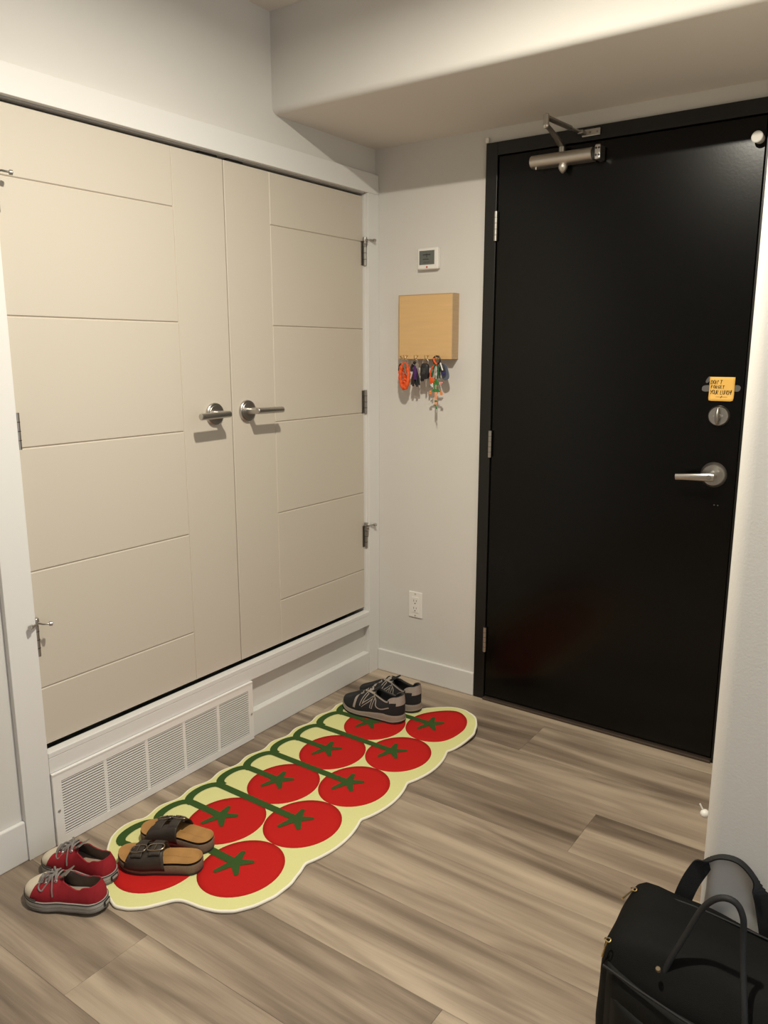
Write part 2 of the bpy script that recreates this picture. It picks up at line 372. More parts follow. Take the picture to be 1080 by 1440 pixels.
# ------------------------------------------------------------------ closet doors
XD = -0.006
GZ = [0.465, 0.795, 1.125, 1.457, 1.789]
ZB, ZT = 0.299, 1.958
def hinge(parent, y, zc, side, stop):
    h = mesh('hinge', *tube_geo([(0.005, y, zc - 0.047), (0.005, y, zc + 0.047)], 0.0062, 12), M['nickel_dark'], parent, auto=math.radians(40))
    box('hinge_leaf', (-0.0055, y - (0.012 if side > 0 else 0), zc - 0.045), (-0.0035, y + (0 if side > 0 else 0.012), zc + 0.045), M['nickel_dark'], h)
    for k in range(1, 4): cyl('knuckle_ring', (0.005, y, zc - 0.047 + 0.0235 * k - 0.0008), (0.005, y, zc - 0.047 + 0.0235 * k + 0.0008), 0.0067, M['dark'], h, seg=12)
    if stop:
        z = zc + 0.050; s = side
        cyl('pin_collar', (0.005, y, z - 0.006), (0.005, y, z + 0.010), 0.0085, M['nickel'], h, seg=14, bev=0.001)
        # long arm swings toward the casing, short arm against the door
        tube('stop_arm', [(0.008, y, z), (0.024, y + s * 0.010, z - 0.001), (0.030, y + s * 0.026, z - 0.002)], 0.0032, M['nickel_dark'], h, 8)
        cyl('stop_pad', (0.028, y + s * 0.024, z - 0.002), (0.0325, y + s * 0.034, z - 0.002), 0.0068, M['nickel'], h, seg=14, bev=0.001)
        tube('stop_screw', [(0.008, y, z - 0.002), (0.026, y - s * 0.008, z - 0.004), (0.032, y - s * 0.024, z - 0.006)], 0.0026, M['nickel_dark'], h, 8)
        cyl('stop_pad', (0.031, y - s * 0.022, z - 0.006), (0.034, y - s * 0.030, z - 0.0065), 0.0060, M['nickel_dark'], h, seg=14, bev=0.001)
def lever(parent, y, z, s):
    r = cyl('handle_rose', (XD - 0.001, y, z), (XD + 0.010, y, z), 0.036, M['nickel'], parent, seg=40, bev=0.002)
    cyl('rose_inset', (XD + 0.0095, y, z), (XD + 0.0125, y, z), 0.029, M['nickel_dark'], r, seg=36, bev=0.001)
    tube('neck', [(XD + 0.010, y, z), (XD + 0.030, y, z + 0.001), (XD + 0.062, y - s * 0.002, z + 0.002)], [0.014, 0.0115, 0.0105], M['nickel'], r, 18)
    cyl('lever', (XD + 0.062, y - s * 0.012, z + 0.002), (XD + 0.062, y + s * 0.112, z), 0.0105, M['nickel'], r, seg=20, bev=0.002)
def closet_leaf(name, y0, y1, yg, left, label):
    e = empty(name, (0, 0, 0), label); struct(e)
    box('slab', (XD - 0.035, y0, ZB), (XD - 0.0035, y1, ZT), M['groove'], e)
    pa, pb = (y0, yg) if left else (yg, y1); sa, sb = (yg, y1) if left else (y0, yg)
    zs = [ZB] + GZ + [ZT]
    def panel(nm, ya, yb, za, zb):
        bm = bmesh.new(); g = 0.0012
        lo = (XD - 0.0036, ya + (g if ya not in (y0,) else 0), za + (g if za != ZB else 0)); hi = (XD, yb - (g if yb not in (y1,) else 0), zb - (g if zb != ZT else 0))
        bm_box(bm, lo, hi)
        ed = [q for q in bm.edges if all(abs(v.co.x - XD) < 1e-6 for v in q.verts)]
        bmesh.ops.bevel(bm, geom=ed, offset=0.0022, segments=1, affect='EDGES')
        from_bm(nm, bm, M['cdoor'], e)
    for za, zb in zip(zs, zs[1:]): panel('door_panel', pa, pb, za, zb)
    panel('door_stile', sa, sb, ZB, ZT)
    return e
d1 = closet_leaf('door_1', YCI + 0.0035, -0.8045, -1.010, True, 'beige closet door leaf on the left, nearer the vent')
d2 = closet_leaf('door_2', -0.8010, YCR - 0.0035, -0.597, False, 'beige closet door leaf on the right, nearer the corner')
lever(d1, -0.884, 1.172, -1); lever(d2, -0.737, 1.174, 1)
for z, st in ((1.747, True), (1.171, False), (0.611, True)):
    hinge(d1, YCI + 0.008, z, -1, st); hinge(d2, YCR - 0.004, z, 1, st)
# ball catch hardware peeking through the top gap
box('ball_catch', (-0.030, -0.90, ZT + 0.0005), (-0.008, -0.825, ZT + 0.007), M['dark'], d1)
box('ball_catch', (-0.030, -0.785, ZT + 0.0005), (-0.008, -0.715, ZT + 0.007), M['dark'], d2)

# ------------------------------------------------------------------ return air vent
vent = empty('vent_grille', (0.016, -1.176, 0), 'long white louvred return air vent grille under the closet doors', 'vent')
def vbox(n, lo, hi, m, p=vent, bevel=0.0):
    o = box(n, [lo[i] - (0.016, -1.176, 0)[i] for i in range(3)], [hi[i] - (0.016, -1.176, 0)[i] for i in range(3)], m, p, bevel); return o
VY0, VY1, VZ0, VZ1 = -1.5655, -0.787, 0.002, 0.2215
vbox('backing', (0.0165, VY0 + 0.004, 0.006), (0.0172, VY1 - 0.004, VZ1 - 0.004), M['vent_back'])
secs = []; ya = VY0 + 0.026; yb = VY1 - 0.022; gap = 0.011; sw = (yb - ya - 4 * gap) / 5
for k in range(5): secs.append((ya + k * (sw + gap), ya + k * (sw + gap) + sw))
zl, zh = 0.026, 0.193
def vent_frame():
    bm = bmesh.new(); x0, x1 = 0.0173, 0.0262
    bm_box(bm, (x0, VY0, zh), (x1, VY1, VZ1)); bm_box(bm, (x0, VY0, VZ0), (x1, VY1, zl))
    ys = [VY0] + [v for s in secs for v in s] + [VY1]
    for k in range(0, len(ys), 2): bm_box(bm, (x0, ys[k], zl), (x1 - (0.0015 if 0 < k < 10 else 0), ys[k + 1], zh))
    bmesh.ops.translate(bm, verts=bm.verts, vec=(-0.016, 1.176, 0))
    return from_bm('vent_frame', bm, M['white_metal'], vent)
vent_frame()
vbox('top_lip', (0.0262, VY0, VZ1 - 0.004), (0.0278, VY1, VZ1), M['white_metal'])
NS = 21; pitch = (zh - zl) / NS
slm = {}
for (a, b_) in secs:
    for k in range(NS):
        z = zl + pitch * (k + 0.5)
        if 's' not in slm:
            bm = bmesh.new(); bm_box(bm, (-0.0034, 0, -0.0013), (0.0034, sw, 0.0013), Matrix.Rotation(math.radians(6), 3, 'Y'), (0, 0, 0))
            bmesh.ops.recalc_face_normals(bm, faces=bm.faces)
            me = bpy.data.meshes.new('slat'); bm.to_mesh(me); bm.free(); me.materials.append(M['white_metal']); slm['s'] = me
        o = link('slat', slm['s'], vent); o.location = (0.0218 - 0.016, a + 1.176, z)
for (y, z) in ((-1.553, 0.107), (-0.797, 0.100)): cyl('screw', (0.0262 - 0.016, y + 1.176, z), (0.0285 - 0.016, y + 1.176, z), 0.0042, M['nickel'], vent, seg=14, bev=0.0008)

# ------------------------------------------------------------------ black entrance door
FY = -0.012
fr = empty('trim_8', (0, 0, 0), 'black metal frame of the entrance door'); struct(fr)
box('frame_jamb', (DX0, FY, 0), (0.540, 0.06, DZ), M['black_frame'], fr, 0.0015)
box('frame_jamb', (1.412, FY, 0), (DX1, 0.06, DZ), M['black_frame'], fr, 0.0015)
box('frame_head', (0.540, FY, 2.046), (1.412, 0.06, DZ), M['black_frame'], fr, 0.0015)
boxes('frame_stop', [((0.540, 0.040, 0), (0.556, 0.06, 2.046)), ((1.396, 0.040, 0), (1.412, 0.06, 2.046)), ((0.54, 0.04, 2.03), (1.412, 0.06, 2.046))], M['black_frame'], fr)
struct(box('trim_9', (0.540, -0.022, 0.0), (1.412, 0.07, 0.0105), M['bronze'], bevel=0.003), 'dark bronze threshold under the black door')
DF = -0.006
d3 = empty('door_3', (0, 0, 0), 'flat black entrance door'); struct(d3)
box('door_slab', (0.5435, DF, 0.016), (1.4085, 0.038, 2.0425), M['black_door'], d3, 0.0015)
for z in (1.808, 1.029, 0.253):
    h = mesh('hinge', *tube_geo([(0.5415, FY - 0.003, z - 0.05), (0.5415, FY - 0.003, z + 0.05)], 0.0068, 14), M['nickel'], d3, auto=math.radians(40))
    for k in range(1, 5): cyl('knuckle_ring', (0.5415, FY - 0.003, z - 0.05 + 0.02 * k - 0.0006), (0.5415, FY - 0.003, z - 0.05 + 0.02 * k + 0.0006), 0.0071, M['closer_dark'], h, seg=14)
# deadbolt thumb-turn
db = cyl('deadbolt', (1.344, DF, 1.171), (1.344, DF - 0.014, 1.171), 0.033, M['nickel'], d3, seg=48, r2=0.030, bev=0.002)
tube('thumb_turn', [(1.344, DF - 0.022, 1.198), (1.344, DF - 0.026, 1.185), (1.344, DF - 0.028, 1.171), (1.344, DF - 0.026, 1.157), (1.344, DF - 0.022, 1.144)], [0.002, 0.0055, 0.0065, 0.0055, 0.002], M['nickel_dark'], db, 12)
cyl('turn_base', (1.344, DF - 0.013, 1.171), (1.344, DF - 0.024, 1.171), 0.009, M['nickel'], db, seg=20)
for dx in (-0.0125, 0.0125): cyl('screw', (1.344 + dx, DF - 0.0135, 1.171), (1.344 + dx, DF - 0.0165, 1.171), 0.0028, M['eyelet'], db, seg=10)
# lever handle
hx, hz = 1.343, 0.983
hs = cyl('handle_rose', (hx, DF, hz), (hx, DF - 0.016, hz), 0.041, M['nickel'], d3, seg=56, r2=0.034, bev=0.002)
cyl('neck', (hx, DF - 0.015, hz), (hx, DF - 0.058, hz), 0.0135, M['nickel'], hs, seg=24, r2=0.0125)
tube('lever', [(hx + 0.014, DF - 0.060, hz), (hx, DF - 0.062, hz), (hx - 0.03, DF - 0.064, hz - 0.002), (hx - 0.07, DF - 0.062, hz - 0.005), (hx - 0.103, DF - 0.058, hz - 0.008)],
     [0.013, 0.0145, 0.0125, 0.0110, 0.0105], M['nickel'], hs, 20, flat=(0.55, 1.0), up=Vector((0, 0, 1)))
cyl('keyhole_plug', (hx + 0.001, DF - 0.066, hz), (hx + 0.001, DF - 0.071, hz), 0.0075, M['nickel_dark'], hs, seg=20, bev=0.0008)
# residue marks left by old tape, under the sticky note
def blob(name, cx, cz, rx, rz, m, parent, y, rot=0, p=2.4, th=0.0006):
    n = 28; pts = []
    for k in range(n):
        t = 2 * PI * k / n; c, s = math.cos(t), math.sin(t)
        a = rx * math.copysign(abs(c) ** (2 / p), c) * (1 + 0.05 * math.sin(3 * t + cx * 50)); b = rz * math.copysign(abs(s) ** (2 / p), s)
        pts.append((cx + a * math.cos(rot) - b * math.sin(rot), cz + a * math.sin(rot) + b * math.cos(rot)))
    vs = [(x, y, z) for x, z in pts] + [(x, y - th, z) for x, z in pts]
    fs = [tuple(range(n)), tuple(range(n, 2 * n))] + [(i, (i + 1) % n, n + (i + 1) % n, n + i) for i in range(n)]
    return mesh(name, vs, fs, m, parent)
blob('tape_residue', 1.301, 1.256, 0.016, 0.010, M['smudge'], d3, DF, 0.08)
blob('tape_residue', 1.389, 1.258, 0.011, 0.010, M['smudge'], d3, DF, 0.0)
blob('tape_residue', 1.303, 1.283, 0.005, 0.011, M['smudge'], d3, DF, -0.5)
for dx in (0, 0.011): blob('scratch', 1.352 + dx, 0.885, 0.0022, 0.0014, M['smudge'], d3, DF)
# white bumper peg near the top corner of the door
cyl('bumper_peg', (1.394, DF, 1.977), (1.390, DF - 0.034, 1.979), 0.013, M['white_plastic'], d3, seg=24, r2=0.0165, bev=0.002)
tag(cyl('frame_plug', (DX0 + 0.002, -0.008, DZ + 0.001), (DX0 + 0.002, -0.008, DZ + 0.019), 0.0075, M['white_plastic'], seg=16, bev=0.002), 'tiny white plug on top left corner of the black door frame', 'plug')

# ------------------------------------------------------------------ door closer
cl = empty('door_closer', (0.79, DF, 1.98), 'brushed metal door closer with folding arm at top of the black door', 'door closer')
def cpt(p): return (p[0] - 0.79, p[1] - DF, p[2] - 1.98)
def closer_body():
    prof = []; r = 0.0205; yc = -0.034
    for k in range(21):
        t = -PI / 2 - 0.25 + (PI + 0.5) * k / 20
        prof.append((yc - r * 1.15 * math.cos(t) * 1.0, 1.999 + r * math.sin(t)))
    prof += [(DF, 1.999 + 0.019), (DF, 1.999 - 0.019)]
    n = len(prof); xs = (0.682, 0.6835, 0.896, 0.8975); vs = []
    for i, x in enumerate(xs):
        sc = 0.93 if i in (0, 3) else 1.0
        for y, z in prof: vs.append(cpt((x, yc + (y - yc) * sc if y < yc else y, 1.999 + (z - 1.999) * sc)))
    fs = []
    for i in range(3):
        for k in range(n): fs.append((i * n + k, i * n + (k + 1) % n, (i + 1) * n + (k + 1) % n, (i + 1) * n + k))
    fs += [tuple(range(n)), tuple(range(3 * n, 4 * n))]
    return mesh('body', vs, fs, M['closer'], cl, auto=math.radians(35))
closer_body()
cap = cyl('end_cap', cpt((0.8975, -0.034, 1.999)), cpt((0.913, -0.034, 1.999)), 0.020, M['closer_dark'], cl, seg=28)
vp = box('valve_plate', cpt((0.911, -0.060, 1.975)), cpt((0.931, -0.012, 2.021)), M['eyelet'], cl, 0.005)
for dx, dz in ((0.917, 0.011), (0.926, 0.011), (0.917, -0.010), (0.926, -0.010)): cyl('valve_screw', cpt((dx, -0.0598, 1.998 + dz)), cpt((dx, -0.0612, 1.998 + dz)), 0.0034, M['closer_dark'], vp, seg=12)
tube('spindle_nut', [cpt((0.796, -0.036, 1.983)), cpt((0.796, -0.036, 1.974)), cpt((0.796, -0.036, 1.966)), cpt((0.796, -0.036, 1.958)), cpt((0.796, -0.036, 1.951))], [0.011, 0.0155, 0.0145, 0.010, 0.003], M['closer'], cl, 20)
tube('drain_screw', [cpt((0.700, -0.040, 1.983)), cpt((0.702, -0.042, 1.972))], 0.003, M['closer'], cl, 8)
cyl('spindle', cpt((0.790, -0.036, 2.015)), cpt((0.790, -0.036, 2.034)), 0.0105, M['nickel'], cl, seg=18, bev=0.001)
tube('main_arm', [cpt(p) for p in ((0.790, -0.030, 2.036), (0.790, -0.050, 2.038), (0.798, -0.10, 2.046), (0.808, -0.165, 2.053), (0.815, -0.224, 2.059))], [0.011, 0.0125, 0.0105, 0.0095, 0.0095], M['nickel_dark'], cl, 14, flat=(1.0, 0.42))
el = cyl('elbow_pin', cpt((0.815, -0.222, 2.050)), cpt((0.815, -0.222, 2.090)), 0.0085, M['nickel'], cl, seg=18, bev=0.002)
sphere('pin_head', cpt((0.815, -0.222, 2.056)), 0.0095, M['eyelet'], el)
tube('fore_arm_sleeve', [cpt((0.815, -0.217, 2.080)), cpt((0.826, -0.155, 2.077)), cpt((0.840, -0.090, 2.073))], 0.0080, M['nickel_dark'], cl, 14)
tube('fore_arm_rod', [cpt((0.8395, -0.092, 2.073)), cpt((0.852, -0.045, 2.069))], 0.0050, M['nickel'], cl, 12)
sh = box('frame_shoe', cpt((0.850, -0.020, 2.058)), cpt((0.912, FY, 2.080)), M['steel'], cl, 0.002)
box('shoe_lug', cpt((0.846, -0.050, 2.062)), cpt((0.866, FY - 0.006, 2.074)), M['nickel_dark'], sh, 0.003)
for dx in (0.878, 0.902): cyl('screw', cpt((dx, -0.020, 2.069)), cpt((dx, -0.022, 2.069)), 0.0035, M['nickel_dark'], sh, seg=10)

# ------------------------------------------------------------------ sticky note
nt = empty('sticky_note', (1.3455, DF - 0.001, 1.255), 'orange yellow sticky note with handwritten reminder on the black door', 'note')
def note_sheet():
    n = 9; vs = []; fs = []; w, h = 0.0375, 0.0373
    for j in range(n):
        for i in range(n):
            x = -w + 2 * w * i / (n - 1); z = -h + 2 * h * j / (n - 1)
            cx = max(abs(x) - (w - 0.006), 0); 
            lift = 0.0006 + 0.006 * max(0, (-z - 0.010) / 0.03) ** 2 + 0.002 * max(0, (x - 0.02) / 0.02) ** 2 * max(0, (0.03 - z) / 0.06)
            if j == 0 and i in (0, n - 1): x *= 0.955; z *= 0.955
            vs.append((x, -lift, z))
    for j in range(n - 1):
        for i in range(n - 1): a = j * n + i; fs.append((a, a + 1, a + 1 + n, a + n))
    o = mesh('paper', vs, fs, M['note'], nt, smooth=True)
    s = o.modifiers.new('thick', 'SOLIDIFY'); s.thickness = 0.0003; s.offset = 0
    return o
note_sheet()
GL = {'D': [[(0, 0), (0.05, 1)], [(0, 1), (.5, .9), (.7, .5), (.45, .08), (0, 0)]], 'O': [[(.35, 1), (.05, .75), (.05, .25), (.35, 0), (.65, .3), (.65, .75), (.35, 1)]],
      'N': [[(0, 0), (0.05, 1), (.6, 0), (.65, 1)]], "'": [[(.1, 1.05), (.02, .75)]], 'T': [[(0, 1), (.75, .98)], [(.38, 1), (.3, 0)]],
      'F': [[(.05, 0), (0, 1)], [(0, 1), (.6, 1)], [(0, .55), (.45, .55)]], 'R': [[(0, 0), (.05, 1), (.5, .9), (.5, .6), (.05, .5), (.6, 0)]],
      'G': [[(.65, .8), (.35, 1), (.05, .6), (.15, .1), (.5, 0), (.65, .4), (.4, .42)]], 'E': [[(.55, 1), (0, 1), (.05, 0), (.6, 0)], [(0.02, .5), (.45, .52)]],
      'Y': [[(0, 1), (.32, .5)], [(.7, 1), (.32, .5), (.2, 0)]], 'U': [[(0, 1), (.05, .2), (.3, 0), (.55, .2), (.6, 1)]], 'L': [[(.05, 1), (0, 0), (.55, .02)]],
      'C': [[(.6, .85), (.3, 1), (.03, .6), (.1, .15), (.4, 0), (.62, .15)]], 'H': [[(.03, 1), (0, 0)], [(.6, 1), (.58, 0)], [(0, .5), (.6, .52)]], '!': [[(.15, 1.1), (.1, .3)], [(.09, .08), (.1, 0)]]}
def strokes(name, text, x0, z0, h, adv, slant):
    vs = []; fs = []
    for i, ch in enumerate(text):
        for st in GL.get(ch, []):
            pth = []
            for (px, pz) in st:
                x = x0 + adv * i + px * h * 0.72 + pz * slant * h; z = z0 + pz * h + 0.0006 * math.sin(i * 2.1)
                lift = 0.0009 + 0.006 * max(0, (-z - 0.010) / 0.03) ** 2 + 0.002 * max(0, (x - 0.02) / 0.02) ** 2 * max(0, (0.03 - z) / 0.06)
                pth.append((x, -lift - 0.0002, z))
            v, f = tube_geo(pth, 0.0009, 5, up=Vector((0, 1, 0))); o = len(vs); vs += v; fs += [tuple(o + k for k in q) for q in f]
    return mesh(name, vs, fs, M['ink'], nt)
strokes('lettering', "DON'T", -0.0335, 0.0150, 0.0115, 0.0068, 0.1)
strokes('lettering', 'FORGET', -0.0320, 0.0015, 0.0095, 0.0068, 0.08)
strokes('lettering', 'YOUR LUNCH!', -0.0335, -0.0165, 0.0125, 0.0061, 0.05)
def arrow():
    vs = []; fs = []
    for pth in ([(-0.016, -0.0245), (0.018, -0.0245)], [(-0.002, -0.028), (0.003, -0.0215)], [(0.0, -0.0275), (0.001, -0.021)]):
        P = [(x, -(0.0011 + 0.006 * max(0, (-z - 0.010) / 0.03) ** 2), z) for x, z in pth]
        v, f = tube_geo(P, 0.0005, 5, up=Vector((0, 1, 0))); o = len(vs); vs += v; fs += [tuple(o + k for k in q) for q in f]
    mesh('underline_mark', vs, fs, M['ink'], nt)
arrow()

# ------------------------------------------------------------------ thermostat, outlet
th = empty('thermostat', (0.259, 0, 1.7155), 'white square wall thermostat with grey display above the key board', 'thermostat')
box('housing', (-0.046, -0.022, -0.0395), (0.046, 0, 0.0395), M['white_plastic'], th, 0.006, 3)
box('display', (-0.036, -0.0228, -0.022), (0.031, -0.0215, 0.029), M['lcd'], th)
blob('red_button', -0.002, -0.031, 0.0035, 0.0035, M['red_mark'], th, -0.0219)
for k, (a, b_, c, dd) in enumerate(((-0.020, 0.012, 0.014, 0.016), (-0.020, -0.004, 0.006, -0.001), (-0.018, -0.014, 0.010, -0.0125), (-0.004, 0.004, -0.001, 0.018))):
    box('display_segment', (a, -0.0231, min(b_, dd)), (c, -0.0229, max(b_, dd)), M['closer_dark'], th)
ol = empty('wall_outlet', (0.2065, 0, 0.330), 'white duplex power outlet on the wall above the baseboard', 'outlet')
box('cover_plate', (-0.033, -0.0055, -0.056), (0.033, 0, 0.056), M['white_plastic'], ol, 0.0025)
box('socket_face', (-0.0165, -0.0075, -0.034), (0.0165, -0.0050, 0.034), M['white_plastic'], ol, 0.001)
for zc in (0.016, -0.016):
    for dx, hh in ((-0.0065, 0.0045), (0.0065, 0.0036)): box('slot', (dx - 0.0010, -0.0078, zc + 0.002 - hh), (dx + 0.0010, -0.0074, zc + 0.002 + hh), M['ivory'], ol)
    blob('ground_hole', 0.0, zc - 0.0095, 0.0026, 0.0026, M['ivory'], ol, -0.0073)
for zc in (0.047, -0.047): cyl('screw', (0, -0.005, zc), (0, -0.0065, zc), 0.003, M['nickel'], ol, seg=12)

# ------------------------------------------------------------------ key board with hooks
kb = empty('key_board', (0.266, 0, 1.463), 'pale birch wood box frame with key hooks on the wall', 'key holder')
box('front_panel', (-0.119, -0.0450, -0.108), (0.119, -0.0385, 0.118), M['birch'], kb, 0.0008)
box('side_board', (0.1195, -0.046, -0.121), (0.1225, 0, 0.121), M['birch_side'], kb, 0.0006)
box('side_board', (-0.1225, -0.046, -0.121), (-0.1195, 0, 0.121), M['birch_side'], kb, 0.0006)
box('top_board', (-0.1195, -0.046, 0.118), (0.1195, 0, 0.121), M['birch_side'], kb, 0.0006)
box('bottom_rail', (-0.1195, -0.046, -0.121), (0.1195, 0, -0.108), M['birch'], kb, 0.0008)
box('back_board', (-0.1195, -0.004, -0.108), (0.1195, -0.0005, 0.118), M['birch_side'], kb)
HX = [0.188, 0.236, 0.284, 0.332]
for hxx in HX:
    x = hxx - 0.266
    P = [(x, -0.046, -0.109), (x, -0.056, -0.108), (x, -0.060, -0.112)] + [(x, -0.0665 - 0.0065 * math.cos(t) + 0.0065 * 0, -0.113 - 0.0085 * math.sin(t)) for t in [PI * 1.0 - k * PI / 8 for k in range(9)]][::1] + [(x, -0.0735, -0.106)]
    tube('cup_hook', P, 0.0016, M['brass'], kb, 8)
tube('screw_eye', [(-0.107 + 0.005 * math.cos(t), -0.050, -0.115 + 0.005 * math.sin(t)) for t in [2 * PI * k / 16 for k in range(16)]], 0.0014, M['brass'], kb, 6, closed=True)

# ------------------------------------------------------------------ key bunches
HY = -0.0665; HZ = 1.463 - 0.1205
def ring(name, c, r, m, parent, rr=0.0012, axis='y', tilt=0.0):
    P = []
    for k in range(20):
        t = 2 * PI * k / 20
        v = Vector((r * math.cos(t), 0, r * math.sin(t))) if axis == 'y' else Vector((0, r * math.cos(t), r * math.sin(t)))
        v.rotate(Matrix.Rotation(tilt, 3, 'Z')); P.append(Vector(c) + v)
    return tube(name, P, rr, m, parent, 6, closed=True)
def key(name, top, ang, parent, m, L=0.05):
    b = bmesh.new()
    n = 16; pts = [(0.010 * math.cos(2 * PI * k / n), -0.010 + 0.010 * math.sin(2 * PI * k / n)) for k in range(n)]
    head = [b.verts.new((x, 0.0009, z)) for x, z in pts]; b.faces.new(head)
    head2 = [b.verts.new((x, -0.0009, z)) for x, z in pts]; b.faces.new(head2)
    for i in range(n): b.faces.new((head[i], head[(i + 1) % n], head2[(i + 1) % n], head2[i]))
    bl = [(-0.003, -0.019), (-0.003, -L + 0.003), (0.0, -L), (0.003, -L + 0.004), (0.0045, -L + 0.010), (0.003, -L + 0.014), (0.0042, -L + 0.019), (0.003, -0.025), (0.003, -0.019)]
    f1 = [b.verts.new((x, 0.0008, z)) for x, z in bl]; b.faces.new(f1); f2 = [b.verts.new((x, -0.0008, z)) for x, z in bl]; b.faces.new(f2)
    for i in range(len(bl)): b.faces.new((f1[i], f1[(i + 1) % len(bl)], f2[(i + 1) % len(bl)], f2[i]))
    o = from_bm(name, b, m, parent); o.location = top; o.rotation_euler = (0, ang, 0.5 * ang); return o
def fob(name, c, w, h, d, m, parent, ang=0.0, p=3.0):
    n = 28; vs = []; fs = []; lv = [(-d / 2, 0.86), (-d / 2 + d * 0.2, 1.0), (d / 2 - d * 0.2, 1.0), (d / 2, 0.86)]
    for y, f in lv:
        for k in range(n):
            t = 2 * PI * k / n; cx, sz = math.cos(t), math.sin(t)
            vs.append((w / 2 * f * math.copysign(abs(cx) ** (2 / p), cx), y, -h / 2 + (h / 2 - w / 2 * (1 - f)) * math.copysign(abs(sz) ** (2 / p), sz)))
    for l in range(3):
        for k in range(n): fs.append((l * n + k, l * n + (k + 1) % n, (l + 1) * n + (k + 1) % n, (l + 1) * n + k))
    fs += [tuple(range(n)), tuple(range(3 * n, 4 * n))]
    o = mesh(name, vs, fs, m, parent, auto=math.radians(50)); o.location = c; o.rotation_euler = (0, ang, 0); return o
# 1: orange braided cord loop
k1 = empty('key_bunch', (HX[0], HY, HZ), 'key bunch with orange braided cord loop on leftmost hook', 'keys', 'keys on the birch key board')
ring('key_ring', (0, 0, -0.012), 0.011, M['steel'], k1, tilt=0.5)
P = [(0.019 * math.sin(t) * (1.0 - 0.2 * math.cos(t)), 0.004 * math.sin(2 * t), -0.066 + 0.046 * math.cos(t)) for t in [2 * PI * k / 40 for k in range(40)]]
tube('braided_loop', [(x, y - 0.002, z) for x, y, z in P], [0.0082 + 0.0016 * math.sin(k * 2.2) for k in range(40)], M['orange_cord'], k1, 8, closed=True)
tube('braided_loop', [(0.006 * math.sin(k * 1.9), 0.002, -0.030 - 0.0045 * k) for k in range(18)], [0.007 + 0.0015 * math.sin(k * 2.5) for k in range(18)], M['orange_cord'], k1, 8)
fob('key_fob', (-0.019, 0.006, -0.018), 0.017, 0.034, 0.010, M['black_plastic'], k1, 0.25)
tube('cord_tail', [(0.004, -0.008, -0.020), (0.010, -0.010, -0.040), (0.014, -0.010, -0.062)], 0.0022, M['lace'], k1, 6)
key('house_key', (0.004, -0.010, -0.016), -0.15, k1, M['nickel_dark'], 0.042); key('house_key', (-0.012, 0.010, -0.020), 0.25, k1, M['steel'], 0.055)
# 2: purple and black tassel
k2 = empty('key_bunch', (HX[1], HY, HZ), 'key bunch with purple and black cord tassel on second hook', 'keys', 'keys on the birch key board')
ring('key_ring', (0, 0, -0.012), 0.011, M['steel'], k2, tilt=0.4)
tube('black_cord', [(0.0, 0, -0.012), (-0.012, 0.003, -0.022), (-0.018, 0.003, -0.034), (-0.016, 0.002, -0.048)], 0.0055, M['black_plastic'], k2, 8)
tube('purple_braid', [(0.002, -0.003, -0.026), (0.004, -0.004, -0.050), (0.003, -0.003, -0.078)], [0.006, 0.0105, 0.008], M['purple_cord'], k2, 10)
for i, (dx, dy, L) in enumerate(((-0.013, 0, 0.098), (-0.006, -0.004, 0.104), (0.003, 0.003, 0.100), (0.011, -0.002, 0.106), (0.018, 0.002, 0.100), (-0.001, -0.006, 0.095))):
    tube('tassel_strand', [(dx * 0.5 + 0.001, dy, -0.050), (dx * 0.9, dy, -0.075), (dx * 1.05, dy, -L)], [0.003, 0.0045, 0.0038], M['black_plastic'], k2, 7)
key('house_key', (0.010, -0.006, -0.016), -0.35, k2, M['steel'], 0.052); key('house_key', (-0.004, 0.010, -0.018), 0.15, k2, M['steel'], 0.062)
# 3: car key fob
k3 = empty('key_bunch', (HX[2], HY, HZ), 'key bunch with black oval car fob on third hook', 'keys', 'keys on the birch key board')
ring('key_ring', (0, 0, -0.012), 0.012, M['steel'], k3, tilt=0.2)
f3 = fob('car_fob', (0.000, -0.003, -0.016), 0.036, 0.060, 0.014, M['black_plastic'], k3, 0.05)
box('fob_button', (-0.008, -0.0085, -0.042), (0.008, -0.0068, -0.018), M['closer_dark'], f3, 0.0015)
fob('rubber_cover', (-0.013, 0.006, -0.052), 0.016, 0.034, 0.010, M['black_plastic'], k3, 0.2)
key('house_key', (0.010, 0.004, -0.050), -0.1, k3, M['nickel_dark'], 0.060); key('house_key', (0.000, 0.009, -0.055), 0.05, k3, M['steel'], 0.052)
# 4: carabiner, cords, beaded lizard, tag
k4 = empty('key_bunch', (HX[3], HY, HZ), 'key bunch with green cord and beaded lizard charm on rightmost hook', 'keys', 'keys on the birch key board')
ring('carabiner', (0.004, -0.004, -0.004), 0.015, M['black_plastic'], k4, 0.0032)
tube('orange_gate', [(-0.008, -0.008, 0.003), (-0.003, -0.009, -0.010), (0.008, -0.009, -0.020)], 0.0038, M['orange_cord'], k4, 8)
for i, (pts, m) in enumerate((([(0, 0, -0.016), (-0.012, 0, -0.04), (-0.019, 0, -0.07), (-0.008, 0, -0.085)], 'black_plastic'), ([(0.004, -0.004, -0.016), (0.012, -0.004, -0.04), (0.008, -0.004, -0.072)], 'green_cord'),
                              ([(0, -0.006, -0.018), (-0.010, -0.006, -0.045), (-0.016, -0.006, -0.065)], 'green_cord'), ([(-0.004, 0.002, -0.018), (-0.022, 0.0, -0.04), (-0.026, 0.0, -0.066)], 'orange_cord'))):
    tube('paracord', catmull(pts, 5), 0.0038, M[m], k4, 8)
fob('orange_tab', (-0.016, -0.003, -0.066), 0.022, 0.026, 0.007, M['orange_cord'], k4, -0.05)
